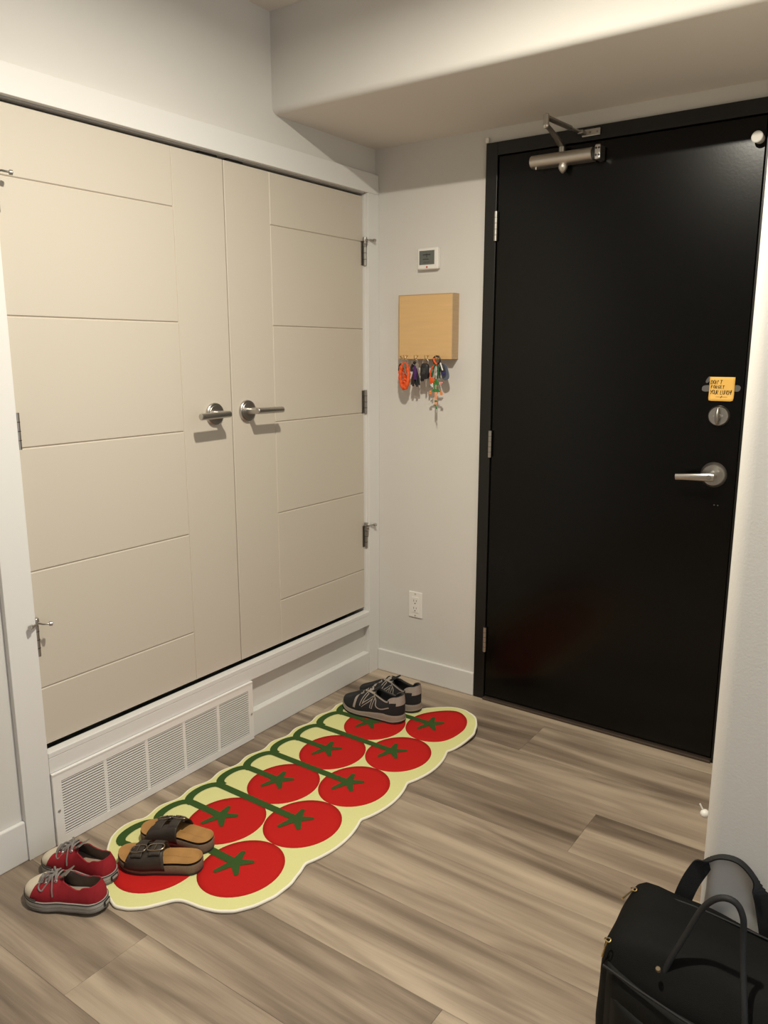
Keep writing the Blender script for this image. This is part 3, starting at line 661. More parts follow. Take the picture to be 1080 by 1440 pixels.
key('house_key', (0.002, -0.006, -0.026), 0.2, k4, M['steel'], 0.05); key('house_key', (0.008, 0.003, -0.03), -0.2, k4, M['steel'], 0.05)
tg = fob('slate_tag_with_shadow', (0.026, 0.004, -0.020), 0.034, 0.060, 0.003, M['tag_shadow_grey'], k4, -0.30)  # real tag, with the box's cast shadow put into its grey shape
fob('usb_fob', (0.026, -0.006, -0.018), 0.016, 0.040, 0.006, M['black_plastic'], k4, -0.35)
fob('blue_patch', (0.037, -0.010, -0.046), 0.017, 0.014, 0.003, M['tag_blue'], k4, -0.35)
tube('white_zip_pull', [(0.024, -0.010, -0.014), (0.036, -0.012, -0.042)], 0.0026, M['bead_white'], k4, 6)
def beads(name, pts, m, r=0.0034):
    bm = bmesh.new()
    for p in pts: bmesh.ops.create_icosphere(bm, subdivisions=1, radius=r, matrix=Matrix.Translation(p))
    return from_bm(name, bm, M[m], k4, smooth=True)
s = 0.0054; bx, by, bz = 0.006, -0.010, -0.082
def g(c, r_): return (bx + c * s, by, bz - r_ * s)
beads('lizard_head_beads', [g(c, r_) for r_ in range(0, 3) for c in (-1, 0, 1)] + [g(0, -1)], 'bead_green')
beads('lizard_foot_beads', [g(c, 1) for c in (3, 4, 5)] + [g(3, 2), g(4, 2)], 'bead_pink')
beads('lizard_foot_beads', [g(c, 3) for c in (-4, -3)] + [g(-3, 2), g(-3, 4)], 'bead_white')
beads('lizard_body_beads', [g(c, r_) for r_ in range(3, 6) for c in (-1, 1)] + [g(2, 1), g(2, 2)], 'bead_green')
beads('lizard_belly_beads', [g(0, 3), g(0, 4), g(0, 5)], 'bead_pink')
beads('lizard_hip_beads', [g(c, r_) for r_ in (6, 7) for c in (-2, -1, 0, 1, 2)] + [g(-3, 7), g(3, 7)], 'bead_green')
beads('lizard_foot_beads', [g(c, r_) for r_ in (8, 9) for c in (-5, -4)] + [g(-4, 7)], 'bead_orange')
beads('lizard_foot_beads', [g(c, r_) for r_ in (8, 9) for c in (4, 5)] + [g(4, 7)], 'bead_orange')
beads('lizard_tail_beads', [g(c, r_) for r_ in range(8, 14) for c in (-0.5, 0.5)], 'bead_peach')
beads('lizard_tail_beads', [g(c, 14) for c in (-0.5, 0.5)], 'bead_green')
beads('lizard_tail_beads', [g(c, r_) for r_ in (15, 16) for c in (-0.5, 0.5)], 'bead_peach')
beads('lizard_tail_beads', [g(-0.5, 17), g(0.3, 18), g(0.6, 19)], 'bead_green')
tube('charm_string', [g(0.6, 19), g(0.8, 21), g(0.6, 22)], 0.0009, M['bead_white'], k4, 5)
tube('charm_string', [(0.004, -0.006, -0.02), (bx, by, bz)], 0.0009, M['bead_white'], k4, 5)

# ------------------------------------------------------------------ doorstop on hidden side of right wall
ds = empty('doorstop', (XW, -0.66, 0.19), 'small white rubber tipped doorstop poking past the wall corner', 'doorstop')
cyl('base', (0, 0, 0), (-0.008, 0, 0), 0.014, M['white_plastic'], ds, seg=20, bev=0.002)
cyl('rod', (-0.008, 0, 0), (-0.090, 0, 0), 0.004, M['white_metal'], ds, seg=12)
sphere('rubber_tip', (-0.098, 0, 0), 0.0115, M['white_plastic'], ds, 3)
tube('highlight_pin', [(-0.104, 0, 0.010), (-0.112, 0, 0.024)], 0.0022, M['white_metal'], ds, 6)  # white pin added to stand in for a highlight above the tip

# ================================================================== TOMATO RUG
RX, RY = 0.5207, -1.3385                                 # rug frame: x = RX - w, y = RY + a
RA, RB, RP, BO, WB = 0.1247, 0.1095, 0.2497, 0.1306, 0.1947
RT = 0.0085
def sm(t): t = max(0, min(1, t)); return t * t * (3 - 2 * t)
def lift(a, w):
    z = 0.022 * sm((a - 1.00) / 0.15) * sm((0.10 - w) / 0.17)
    z += 0.012 * sm((a - 0.87) / 0.14) * sm((-w - 0.055) / 0.06)
    z += 0.004 * sm((0.03 - abs(a - 0.06)) / 0.05) * sm((-w - 0.09) / 0.05)
    return z
front_tab = [(-0.286, 0.160)]
def w_lo(a):
    tab = [(-0.288, 0.150), (-0.276, 0.118), (-0.250, 0.088), (-0.215, 0.066), (-0.188, 0.050), (-0.176, 0.032), (-0.171, 0.005), (-0.166, -0.030), (-0.152, -0.072), (-0.128, -0.105), (-0.085, -0.132), (-0.030, -0.149), (0.03, -0.150), (0.08, -0.138), (0.115, -0.125)]
    tabr = [(1.02, -0.146), (1.06, -0.134), (1.095, -0.112), (1.12, -0.082), (1.140, -0.045), (1.152, 0.0), (1.155, 0.030)]
    if a < 0.115: t = tab
    elif a > 1.02: t = tabr
    else:
        p = ((a - 0.115) % RP) / RP
        return -0.123 - 0.028 * (abs(math.sin(PI * p)) ** 0.75)
    for (x0, y0), (x1, y1) in zip(t, t[1:]):
        if a <= x1: return y0 + (y1 - y0) * max(0, (a - x0)) / (x1 - x0)
    return t[-1][1]
def w_hi(a):
    tab = [(-0.288, 0.155), (-0.278, 0.190), (-0.262, 0.225), (-0.240, 0.262), (-0.214, 0.295), (-0.185, 0.332), (-0.150, 0.372), (-0.118, 0.402), (-0.085, 0.416), (-0.055, 0.421), (-0.02, 0.414)]
    tabr = [(0.93, 0.414), (0.965, 0.408), (0.99, 0.385), (1.005, 0.35), (1.012, 0.31), (1.018, 0.26), (1.026, 0.20), (1.045, 0.155), (1.075, 0.132), (1.11, 0.108), (1.135, 0.080), (1.150, 0.050), (1.155, 0.031)]
    if a < -0.02: t = tab
    elif a > 0.93: t = tabr
    else: return 0.409 + 0.007 * math.cos(2 * PI * (a - 0.19) / (RP / 2))
    for (x0, y0), (x1, y1) in zip(t, t[1:]):
        if a <= x1: return y0 + (y1 - y0) * max(0, (a - x0)) / (x1 - x0)
    return t[-1][1]
rug = empty('tomato_rug', (RX - 0.2, RY + 0.45, 0), 'scalloped rug printed with red tomatoes on green vines', 'rug')
RO = Vector((RX - 0.2, RY + 0.45, 0))
def rp(a, w, z): return Vector((RX - w, RY + a, z + lift(a, w))) - RO
def rug_body():
    A = []; a0, a1 = -0.288, 1.155; n = 240
    for i in range(n + 1): A.append(a0 + (a1 - a0) * 0.5 * (1 - math.cos(PI * i / n)))
    nw = 26; vs = []; fs = []
    for a in A:
        lo, hi = w_lo(a), w_hi(a)
        for j in range(nw + 1): vs.append(rp(a, lo + (hi - lo) * j / nw, RT))
    for i in range(n):
        for j in range(nw): q = i * (nw + 1) + j; fs.append((q, q + 1, q + nw + 2, q + nw + 1))
    top = len(vs)
    for a in A:
        lo, hi = w_lo(a), w_hi(a)
        for j in range(nw + 1): vs.append(rp(a, lo + (hi - lo) * j / nw, 0.0008))
    nf = len(fs)
    for i in range(n):
        for j in range(nw): q = top + i * (nw + 1) + j; fs.append((q, q + nw + 1, q + nw + 2, q + 1))
    o = mesh('rug_pile', vs, fs, [M['rug'], M['rug_back']], rug, smooth=True)
    for k, p in enumerate(o.data.polygons): p.material_index = 0 if k < nf else 1
    lo = [rp(a, w_lo(a), 0.0046) for a in A]; hi = [rp(a, w_hi(a), 0.0046) for a in A]
    loop = lo + hi[::-1][1:-1]
    # resample evenly to keep the binding clean
    pts = loop + [loop[0]]; d = [0]
    for p, q in zip(pts, pts[1:]): d.append(d[-1] + (q - p).length)
    N = 460; out = []; k = 0
    for i in range(N):
        t = d[-1] * i / N
        while d[k + 1] < t: k += 1
        f = (t - d[k]) / max(1e-9, d[k + 1] - d[k]); out.append(pts[k].lerp(pts[k + 1], f))
    out = [(out[i - 1] + out[i] * 2 + out[(i + 1) % N]) / 4 for i in range(N)]
    tube('rug_binding', out, 0.0046, M['rug_edge'], rug, 8, closed=True)
rug_body()
def disc(name, ca, cw, m, z):
    nr, ns = 6, 48; vs = [rp(ca, cw, z)]; fs = []
    for r_ in range(1, nr + 1):
        for k in range(ns):
            t = 2 * PI * k / ns; f = r_ / nr; vs.append(rp(ca + RA * f * math.cos(t), cw + RB * f * math.sin(t), z))
    for k in range(ns):
        t = 2 * PI * k / ns; vs.append(rp(ca + RA * math.cos(t), cw + RB * math.sin(t), z - 0.001))
    for k in range(ns): fs.append((0, 1 + k, 1 + (k + 1) % ns))
    for r_ in range(nr):
        for k in range(ns): a = 1 + r_ * ns; fs.append((a + k, a + ns + k, a + ns + (k + 1) % ns, a + (k + 1) % ns))
    return mesh(name, vs, fs, m, rug, smooth=True)
def flat_strip(name, path, width, z):
    P = [Vector((p[0], p[1])) for p in path]; vs = []; fs = []; n = len(P)
    for i, p in enumerate(P):
        d = (P[min(i + 1, n - 1)] - P[max(i - 1, 0)]).normalized(); nrm = Vector((-d.y, d.x)); w = width[i] if isinstance(width, list) else width
        for sgn in (-1, 1): q = p + nrm * sgn * w / 2; vs.append(rp(q.x, q.y, z))
    for i in range(n - 1): fs.append((2 * i, 2 * i + 1, 2 * i + 3, 2 * i + 2))
    return vs, fs
def star_geo(a, w, z):
    c = rp(a, w, z); vs = [c]; fs = []; tips = [(0.050, 0.016), (0.031, -0.042), (-0.037, -0.042), (-0.062, 0.018), (0.0, 0.060)]
    import_order = sorted(tips, key=lambda q: math.atan2(q[1], q[0]))
    ang = [math.atan2(q[1], q[0]) for q in import_order]; n = 5
    for i in range(n):
        q = import_order[i]; L = math.hypot(*q); d = (q[0] / L, q[1] / L); nn = (-d[1], d[0]); hw = 0.0066
        prev = ang[i - 1] if i > 0 else ang[-1] - 2 * PI; nxt = ang[(i + 1) % n] if i < n - 1 else ang[0] + 2 * PI
        va = (ang[i] + prev) / 2; vb = (ang[i] + nxt) / 2; ri = 0.0205
        pts = [(ri * math.cos(va), ri * math.sin(va)), (q[0] - nn[0] * hw - d[0] * 0.004, q[1] - nn[1] * hw - d[1] * 0.004), (q[0] - nn[0] * hw * .5, q[1] - nn[1] * hw * .5), (q[0] + nn[0] * hw * .5, q[1] + nn[1] * hw * .5),
               (q[0] + nn[0] * hw - d[0] * 0.004, q[1] + nn[1] * hw - d[1] * 0.004), (ri * math.cos(vb), ri * math.sin(vb))]
        o = len(vs)
        for (x, y) in pts: vs.append(rp(a + x, w + y, z))
        for k in range(5): fs.append((0, o + k, o + k + 1))
    return vs, fs
toms = [(RP * i, 0.0) for i in range(5)] + [(BO + RP * (j - 1), WB) for j in range(5)]
toms.sort()
for (a, w) in toms: disc('tomato_print', a, w, M['tomato'], RT + 0.0006)
zj = 0.345
for k, (a, w) in enumerate(toms):
    ja = a + 0.003
    path = []
    pa = ja - RP / 2 + 0.002
    # hook over from the previous joint
    for i in range(15):
        t = PI - PI * i / 14
        path.append(((pa + ja) / 2 + (ja - pa) / 2 * math.cos(t) * (1.0), zj + 0.041 * math.sin(t) ** 0.8))
    ws = [0.026] * 15
    sw_ = w + 0.034
    for i in range(1, 15): path.append((ja - 0.0 * i + (a + 0.004 - ja) * i / 14, zj + (sw_ - zj) * i / 14)); ws.append(0.026)
    if k == 0: path = [(ja - 0.004, zj + 0.012), (ja - 0.002, zj + 0.006)] + path[15:]; ws = [0.016, 0.024] + ws[15:]
    v1, f1 = flat_strip('vine', path, ws, RT + 0.0011 + 0.0004 * (k % 2))
    v2, f2 = star_geo(a + 0.004, w + 0.028, RT + 0.0019)
    o = len(v1)
    mesh('vine_print', list(v1) + list(v2), f1 + [tuple(o + q for q in ff) for ff in f2], M['stem'], rug)

# ================================================================== FOOTWEAR
def place(name, heel, toe, z, label, cat, group):
    d = Vector((toe[0] - heel[0], toe[1] - heel[1], 0)); ang = math.atan2(d.y, d.x)
    return empty(name, (heel[0], heel[1], z), label, cat, group, ang), d.length
class Last:
    """parametric shoe: footprint loop, opening loop and the upper surface between them (local +X to the toe)"""
    def __init__(s, L, W, med, lat, open_x, open_w, open_z, z0, bulge=0.012, side=1, toe_pow=2.2, nu=72, nv=12, vamp=0.5):
        s.L, s.W, s.med, s.lat, s.ox, s.ow, s.oz, s.z0, s.b, s.side, s.tp, s.nu, s.nv, s.vamp = L, W, med, lat, open_x, open_w, open_z, z0, bulge, side, toe_pow, nu, nv, vamp
    def half(s, t, sgn):
        base = interp(s.lat if sgn * s.side > 0 else s.med, t) * s.W
        e = 1.0
        if t < 0.14: e = max(0, 1 - ((0.14 - t) / 0.14) ** 2.2) ** 0.5
        if t > 0.74: e = max(0, 1 - ((t - 0.74) / 0.26) ** s.tp) ** 0.55
        return base * e
    def foot(s, u):
        ph = u * 2 * PI; sgn = 1 if ph <= PI else -1
        t = (1 - math.cos(ph)) / 2
        return t, sgn, Vector((t * s.L, sgn * s.half(t, sgn) + s.bend(t), 0))
    def bend(s, t): return -s.side * 0.010 * max(0, (t - 0.55) / 0.45) ** 1.5 * s.W / 0.09
    def opening(s, u):
        ph = u * 2 * PI; sgn = 1 if ph <= PI else -1
        t = (1 - math.cos(ph)) / 2
        x = interp(s.ox, t) * s.L; w = interp(s.ow, t) * s.W
        return Vector((x, sgn * w + s.bend(x / s.L), interp(s.oz, t)))
    def S(s, u, v, off=0.0):
        u = u % 1.0
        if off:
            e = 0.002; du = s.S(u + e, v) - s.S(u - e, v); dv = s.S(u, min(1, v + 0.01)) - s.S(u, max(0, v - 0.01))
            n = du.cross(dv)
            n = n.normalized() if n.length > 1e-9 else Vector((0, 0, 1))
            p = s.S(u, v)
            c = Vector((s.L * 0.5, 0, 0.02))
            if n.dot(p - c) < 0: n = -n
            return p + n * off
        t, sgn, p0 = s.foot(u); p0 = p0 + Vector((0, 0, s.z0(t))); p3 = s.opening(u)
        out = Vector((p0.x - s.L * 0.5, p0.y * 3, 0)); out = out.normalized() if out.length > 1e-6 else Vector((1, 0, 0))
        h = max(0.01, p3.z - p0.z)
        tf = sm((t - 0.45) / 0.4)
        p1 = p0 + Vector((0, 0, h * (0.45 + 0.25 * tf))) + out * s.b * (0.3 + 0.5 * tf)
        p2 = p3.lerp(p0, 0.30 + 0.22 * tf); p2.z = p3.z - h * (0.22 - (s.vamp * 0.26) * tf)
        a = 1 - v
        return p0 * a ** 3 + p1 * 3 * a * a * v + p2 * 3 * a * v * v + p3 * v ** 3
    def grid(s, off=0.0, v0=0.0, v1=1.0):
        vs = [s.S(i / s.nu, v0 + (v1 - v0) * j / s.nv, off) for i in range(s.nu) for j in range(s.nv + 1)]; fs = []
        for i in range(s.nu):
            for j in range(s.nv):
                a = i * (s.nv + 1) + j; b = ((i + 1) % s.nu) * (s.nv + 1) + j; fs.append((a, b, b + 1, a + 1))
        return vs, fs
    def upper(s, m, lining, parent, thick=0.003):
        v, f = s.grid(); o = mesh('upper', v, f, [m, lining], parent, smooth=True)
        md = o.modifiers.new('thick', 'SOLIDIFY'); md.thickness = thick; md.offset = -1; md.material_offset = 1; md.material_offset_rim = 0
        # make normals point outward
        return o
    def clip(s, name, m, parent, planes, off, v0=0.0, v1=1.0):
        v, f = s.grid(off, v0, v1); bm = bmesh.new(); vv = [bm.verts.new(p) for p in v]
        for q in f:
            try: bm.faces.new([vv[k] for k in q])
            except ValueError: pass
        for co, no in planes: bmesh.ops.bisect_plane(bm, geom=bm.verts[:] + bm.edges[:] + bm.faces[:], plane_co=co, plane_no=no, clear_inner=True)
        return from_bm(name, bm, m, parent, smooth=True)
    def strip(s, name, pts, width, m, parent, off, per=6):
        """band on the upper following (u, v) points"""
        P = catmull([Vector((a, b, 0)) for a, b in pts], per) if len(pts) > 2 else [Vector((pts[0][0], pts[0][1], 0)).lerp(Vector((pts[1][0], pts[1][1], 0)), k / 8) for k in range(9)]
        W3 = [s.S(p.x, p.y, off) for p in P]; vs = []; fs = []; n = len(P)
        for i in range(n):
            d = (W3[min(i + 1, n - 1)] - W3[max(i - 1, 0)]).normalized(); e = 0.002
            du = s.S(P[i].x + e, P[i].y) - s.S(P[i].x - e, P[i].y); dv = s.S(P[i].x, min(1, P[i].y + .01)) - s.S(P[i].x, max(0, P[i].y - .01))
            nn = du.cross(dv).normalized(); side = nn.cross(d).normalized(); w = width[i * (len(width) - 1) // (n - 1)] if isinstance(width, list) else width
            vs += [W3[i] - side * w / 2, W3[i] + side * w / 2]
        for i in range(n - 1): fs.append((2 * i, 2 * i + 1, 2 * i + 3, 2 * i + 2))
        return mesh(name, vs, fs, m, parent, smooth=True)
    def outline(s, grow, n=64): 
        out = []
        for i in range(n):
            t, sgn, p = s.foot(i / n); c = Vector((s.L * 0.5, 0, 0)); d = Vector((p.x - (s.L * 0.14 if t < 0.14 else (s.L * 0.74 if t > 0.74 else p.x)), p.y, 0))
            d = d.normalized() if d.length > 1e-6 else Vector((0, 0, 0)); out.append(p + d * grow)
        return out
    def slab(s, name, m, parent, layers, n=64):
        """layers: list of (grow, zfunc)"""
        vs = []; fs = []
        for grow, zf in layers:
            for i, p in enumerate(s.outline(grow, n)): vs.append(Vector((p.x, p.y, zf(max(0, min(1, p.x / s.L))))))
        for l in range(len(layers) - 1):
            for i in range(n): fs.append((l * n + i, l * n + (i + 1) % n, (l + 1) * n + (i + 1) % n, (l + 1) * n + i))
        for l in (0, len(layers) - 1): # caps as strips across
            o = l * n
            for i in range(1, n // 2): 
                a, b, c, d = o + i, o + i + 1, o + n - i - 1, o + n - i
                if i == 1: fs.append((o, o + 1, o + n - 1))
                fs.append((a, b, c, d) if b != c else (a, b, d))
        return mesh(name, vs, fs, m, parent, auto=math.radians(45))

# ---- red canvas low-top sneakers
def canvas_shoe(heel, toe, side, label):
    e, L = place('canvas_sneaker', heel, toe, 0.0, label, 'shoe', 'pair of red canvas sneakers')
    W = 0.088
    z0 = lambda t: 0.022 + 0.004 * sm((t - 0.8) / 0.2)
    ls = Last(L, W, [(0, .36), (.2, .37), (.45, .33), (.68, .48), (1, .50)], [(0, .36), (.2, .38), (.45, .40), (.68, .50), (1, .48)],
              [(0, .035), (.25, .20), (.5, .44), (.75, .60), (1, .70)], [(0, .0), (.04, .16), (.12, .27), (.3, .33), (.45, .26), (.56, .12), (.8, .075), (.97, .06), (1, 0)],
              [(0, .068), (.15, .064), (.32, .058), (.5, .075), (.62, .080), (.8, .066), (1, .052)], z0, 0.010, side)
    ls.upper(M['red_canvas'], M['lining_grey'], e, 0.0025)
    tz = lambda t: 0.0015 + 0.006 * max(0, (t - 0.82) / 0.18) ** 2
    so = ls.slab('rubber_sole', M['shoe_rubber'], e, [(0.002, lambda t: tz(t)), (0.0045, lambda t: tz(t) + 0.003), (0.0045, lambda t: 0.021 + tz(t)), (0.0032, lambda t: 0.0235 + tz(t)), (-0.006, lambda t: 0.0235 + tz(t))])
    ls.slab('sole_stripe', M['stripe_black'], so, [(0.0044, lambda t: tz(t) + 0.0205), (0.0051, lambda t: tz(t) + 0.0208), (0.0051, lambda t: tz(t) + 0.0222), (0.0040, lambda t: tz(t) + 0.0226)])
    ls.slab('outsole_edge', M['rubber_grime'], so, [(0.0015, lambda t: tz(t) - 0.0008), (0.0052, lambda t: tz(t) + 0.0006), (0.0052, lambda t: tz(t) + 0.0048), (0.0040, lambda t: tz(t) + 0.0055)])
    ls.slab('stripe_line', M['rubber_grime'], so, [(0.0044, lambda t: tz(t) + 0.0105), (0.0049, lambda t: tz(t) + 0.0108), (0.0049, lambda t: tz(t) + 0.0120), (0.0044, lambda t: tz(t) + 0.0123)])
    # heel badge
    box('heel_badge', (-0.0072, -0.012, 0.007), (-0.0044, 0.012, 0.020), M['stripe_black'], so, 0.0008)
    box('badge_face', (-0.0078, -0.009, 0.010), (-0.0070, 0.009, 0.017), M['shoe_rubber'], so)
    # rubber toe: cap plus bumper
    ls.clip('toe_cap', M['toe_cap'], e, [(Vector((L * 0.885, 0, 0)), Vector((1, 0, 0.40)))], 0.0014)
    ls.clip('toe_seam', M['red_canvas'], e, [(Vector((L * 0.845, 0, 0)), Vector((1, 0, 0.40))), (Vector((L * 0.89, 0, 0)), Vector((-1, 0, -0.40)))], 0.0008)
    ls.clip('toe_bumper', M['rubber_grime'], e, [(Vector((L * 0.74, 0, 0)), Vector((1, 0, 0)))], 0.0022, 0.0, 0.12)
    ls.clip('heel_strip', M['red_canvas'], e, [(Vector((L * 0.05, 0, 0)), Vector((-1, 0, 0.0)))], 0.0010)
    # insole and tongue
    ins = ls.slab('insole', M['insole_tan'], e, [(-0.007, lambda t: 0.024), (-0.007, lambda t: 0.0265)])
    P = [(L * .71, 0, .049), (L * .62, 0, .063), (L * .54, 0, .073), (L * .46, 0, .083), (L * .40, 0, .092)]
    P = catmull(P, 5); n = len(P)
    o = ribbon('tongue', [p + Vector((0, ls.bend(p.x / L), -0.003)) for p in P], (0, 1, 0), [0.018 + 0.022 * i / (n - 1) for i in range(n)], 0.003, M['lining_grey'], e)
    # eyelets and laces
    ey = []
    for k in range(5):
        tt = 0.60 + 0.085 * k
        ph = math.acos(1 - 2 * tt); u = ph / (2 * PI)
        for sg in (1, -1):
            uu = u if sg > 0 else 1 - u
            c = ls.S(uu, 0.76, 0.0008); e1 = ls.S(uu + 0.002, 0.76) - ls.S(uu - 0.002, 0.76); e2 = ls.S(uu, 0.78) - ls.S(uu, 0.74); nn = e1.cross(e2).normalized(); a1 = e1.normalized(); a2 = nn.cross(a1)
            tube('eyelet', [c + a1 * 0.0030 * math.cos(2 * PI * q / 10) + a2 * 0.0030 * math.sin(2 * PI * q / 10) for q in range(10)], 0.0011, M['eyelet'], e, 6, closed=True)
            ey.append((k, sg, c))
    E_ = {(k, sg): c for k, sg, c in ey}
    up = Vector((0, 0, 0.009))
    for k in range(5):
        a, b = E_[(k, 1)], E_[(k, -1)]
        tube('lace', catmull([a, a.lerp(b, .25) + up, a.lerp(b, .75) + up, b], 4), 0.0022, M['lace'], e, 7, flat=(1.3, .7))
        if k < 4:
            b2 = E_[(k + 1, -1)]; tube('lace', catmull([a, a.lerp(b2, .3) + up * 1.4, a.lerp(b2, .7) + up * 1.4, b2], 4), 0.0022, M['lace'], e, 7, flat=(1.3, .7))
    k0 = E_[(0, 1)].lerp(E_[(0, -1)], .5) + Vector((0.012, 0, .007))
    lat = 1
    for dy, dx, dz in ((0.030, 0.020, -0.018), (-0.026, 0.012, -0.014)):
        q = k0 + Vector((dx, dy, dz)); s2 = Vector((0.012, 0.0, 0))
        tube('lace_bow', catmull([k0, k0 + Vector((dx * .3, dy * .45, .008)) + s2 * .6, q + s2 * .9, q + Vector((0, dy * .25, -.008)), q - s2 * .6, k0 + Vector((dx * .2, dy * .5, .004)) - s2 * .6, k0], 6), 0.0021, M['lace'], e, 7)
    for dy, dx in ((0.034, -0.008), (-0.03, 0.03)):
        tube('lace_tail', catmull([k0, k0 + Vector((dx * .4, dy * .5, .006)), k0 + Vector((dx, dy, -.020)), k0 + Vector((dx * 1.3, dy * 1.15, -.038))], 5), 0.0019, M['lace'], e, 7)
    sphere('lace_knot', k0, 0.0048, M['lace'], e, 2, (1.1, 1.2, .8))
    e.location.z = 0.0098; e.rotation_euler.y = math.atan(0.0093 / L)
    return e
canvas_shoe((0.352, -1.643), (0.150, -1.732), 1, 'red canvas sneaker nearer the camera, grey laces, by the rug corner')
canvas_shoe((0.286, -1.572), (0.072, -1.618), -1, 'red canvas sneaker nearer the closet, tucked behind its mate')

# ---- cork sandals
def sandal(heel, toe, side, label):
    e, L = place('strap_sandal', heel, toe, RT + 0.0004, label, 'sandal', 'pair of brown two-strap sandals')
    W = 0.094
    ls = Last(L, W, [(0, .34), (.2, .36), (.45, .33), (.7, .46), (1, .52)], [(0, .36), (.2, .38), (.45, .42), (.68, .50), (1, .46)], [(0, 0), (1, 1)], [(0, 0), (1, 0)], [(0, .02), (1, .02)], lambda t: 0.02, 0, side, 2.6)
    base = lambda t: 0.001 + 0.006 * max(0, (t - 0.8) / 0.2) ** 2
    th_ = lambda t: 0.027 - 0.005 * sm((t - 0.3) / 0.4)
    ls.slab('rubber_sole', M['sole_dark'], e, [(-0.001, lambda t: base(t)), (0.0, lambda t: base(t) + 0.001), (0.0, lambda t: base(t) + 0.006)])
    ls.slab('cork_midsole', M['cork'], e, [(-0.0005, lambda t: base(t) + 0.006), (0.0005, lambda t: base(t) + 0.010), (0.0010, lambda t: base(t) + th_(t)), (-0.0005, lambda t: base(t) + th_(t) + 0.002), (-0.004, lambda t: base(t) + th_(t) - 0.001)])
    # contoured footbed: dished inside the rim
    vs = []; fs = []; n = 64; nr = 8
    for r_ in range(nr + 1):
        f = r_ / nr
        for i in range(n):
            t, sg, p = ls.foot(i / n); c = Vector((min(max(p.x, L * .12), L * .86), 0, 0)); q = p.lerp(Vector((c.x, ls.bend(t), 0)), f * 0.97 + 0.02)
            d = sm(f / 0.35); tt = q.x / L
            vs.append(Vector((q.x, q.y, base(tt) + th_(tt) + 0.0085 - 0.0060 * d * (1.1 if tt < 0.3 else 0.7) + 0.003 * d * sm((0.5 - abs(tt - 0.5)) / 0.2) * 0.6)))
    for r_ in range(nr):
        for i in range(n): fs.append((r_ * n + i, r_ * n + (i + 1) % n, (r_ + 1) * n + (i + 1) % n, (r_ + 1) * n + i))
    mesh('footbed', vs, fs, M['footbed'], e, smooth=True)
    # leather upper: two side quarters meeting under the straps
    def arch(t, s_, off=0.0):
        """s_ from 0 (lateral edge) to 1 (medial edge)"""
        y1 = side * ls.half(t, side) + ls.bend(t); y2 = -side * ls.half(t, -side) + ls.bend(t)
        y1 += side * 0.001; y2 -= side * 0.001
        ang = PI * s_; yc = (y1 + y2) / 2; ry = (y1 - y2) / 2
        h = interp([(0.36, .062), (.5, .062), (.7, .052), (.9, .038)], t)
        z = base(t) + 0.014; cy = math.copysign(abs(math.cos(ang)) ** 0.75, math.cos(ang)); sz = abs(math.sin(ang)) ** 0.72
        return Vector((t * L, yc + (ry + off) * cy, z + (h - 0.014 + off) * sz))
    def quarter(name, sa, sb, ta, tb, off, m, tap=0.0, th=0.0028):
        nt_, ns_ = 12, 16; vs = []; fs = []
        for i in range(nt_ + 1):
            for j in range(ns_ + 1):
                s_ = sa + (sb - sa) * j / ns_; k = math.sin(PI * s_)
                a0 = ta + tap * k; b0 = tb - tap * 0.9 * k; t = a0 + (b0 - a0) * i / nt_
                vs.append(arch(t, s_, off))
        for i in range(nt_):
            for j in range(ns_): a = i * (ns_ + 1) + j; fs.append((a, a + 1, a + ns_ + 2, a + ns_ + 1))
        o = mesh(name, vs, fs, m, e, smooth=True); md = o.modifiers.new('thick', 'SOLIDIFY'); md.thickness = th; md.offset = 0
        return o
    quarter('outer_quarter', 0.0, 0.50, 0.385, 0.865, 0.0, M['brown_leather'], 0.035)
    quarter('inner_quarter', 1.0, 0.60, 0.42, 0.850, 0.0, M['brown_leather'], 0.035)
    for (ta, tb) in ((0.445, 0.575), (0.655, 0.785)):
        st = quarter('strap', 0.26, 0.82, ta, tb, 0.0042, M['brown_leather'])
        tm = (ta + tb) / 2
        sb_ = 0.44; hw = (tb - ta) / 2 + 0.012
        loop = [arch(tm - hw, sb_ - .055, .0075), arch(tm + hw, sb_ - .055, .0075), arch(tm + hw, sb_ + .055, .0075), arch(tm - hw, sb_ + .055, .0075)]
        tube('buckle', catmull(loop, 4, True), 0.0019, M['buckle'], st, 7, closed=True)
        tube('buckle_pin', [arch(tm, sb_ + .055, .0085), arch(tm, sb_ - .06, .0085)], 0.0013, M['buckle'], st, 6)
        for q in (0.56, 0.62, 0.68): pass
    return e
sandal((0.440, -1.402), (0.236, -1.520), 1, 'brown two-strap sandal nearer the camera, on the red tomato of the rug')
sandal((0.400, -1.333), (0.184, -1.384), -1, 'brown two-strap sandal farther from camera, overlapping the green vine')

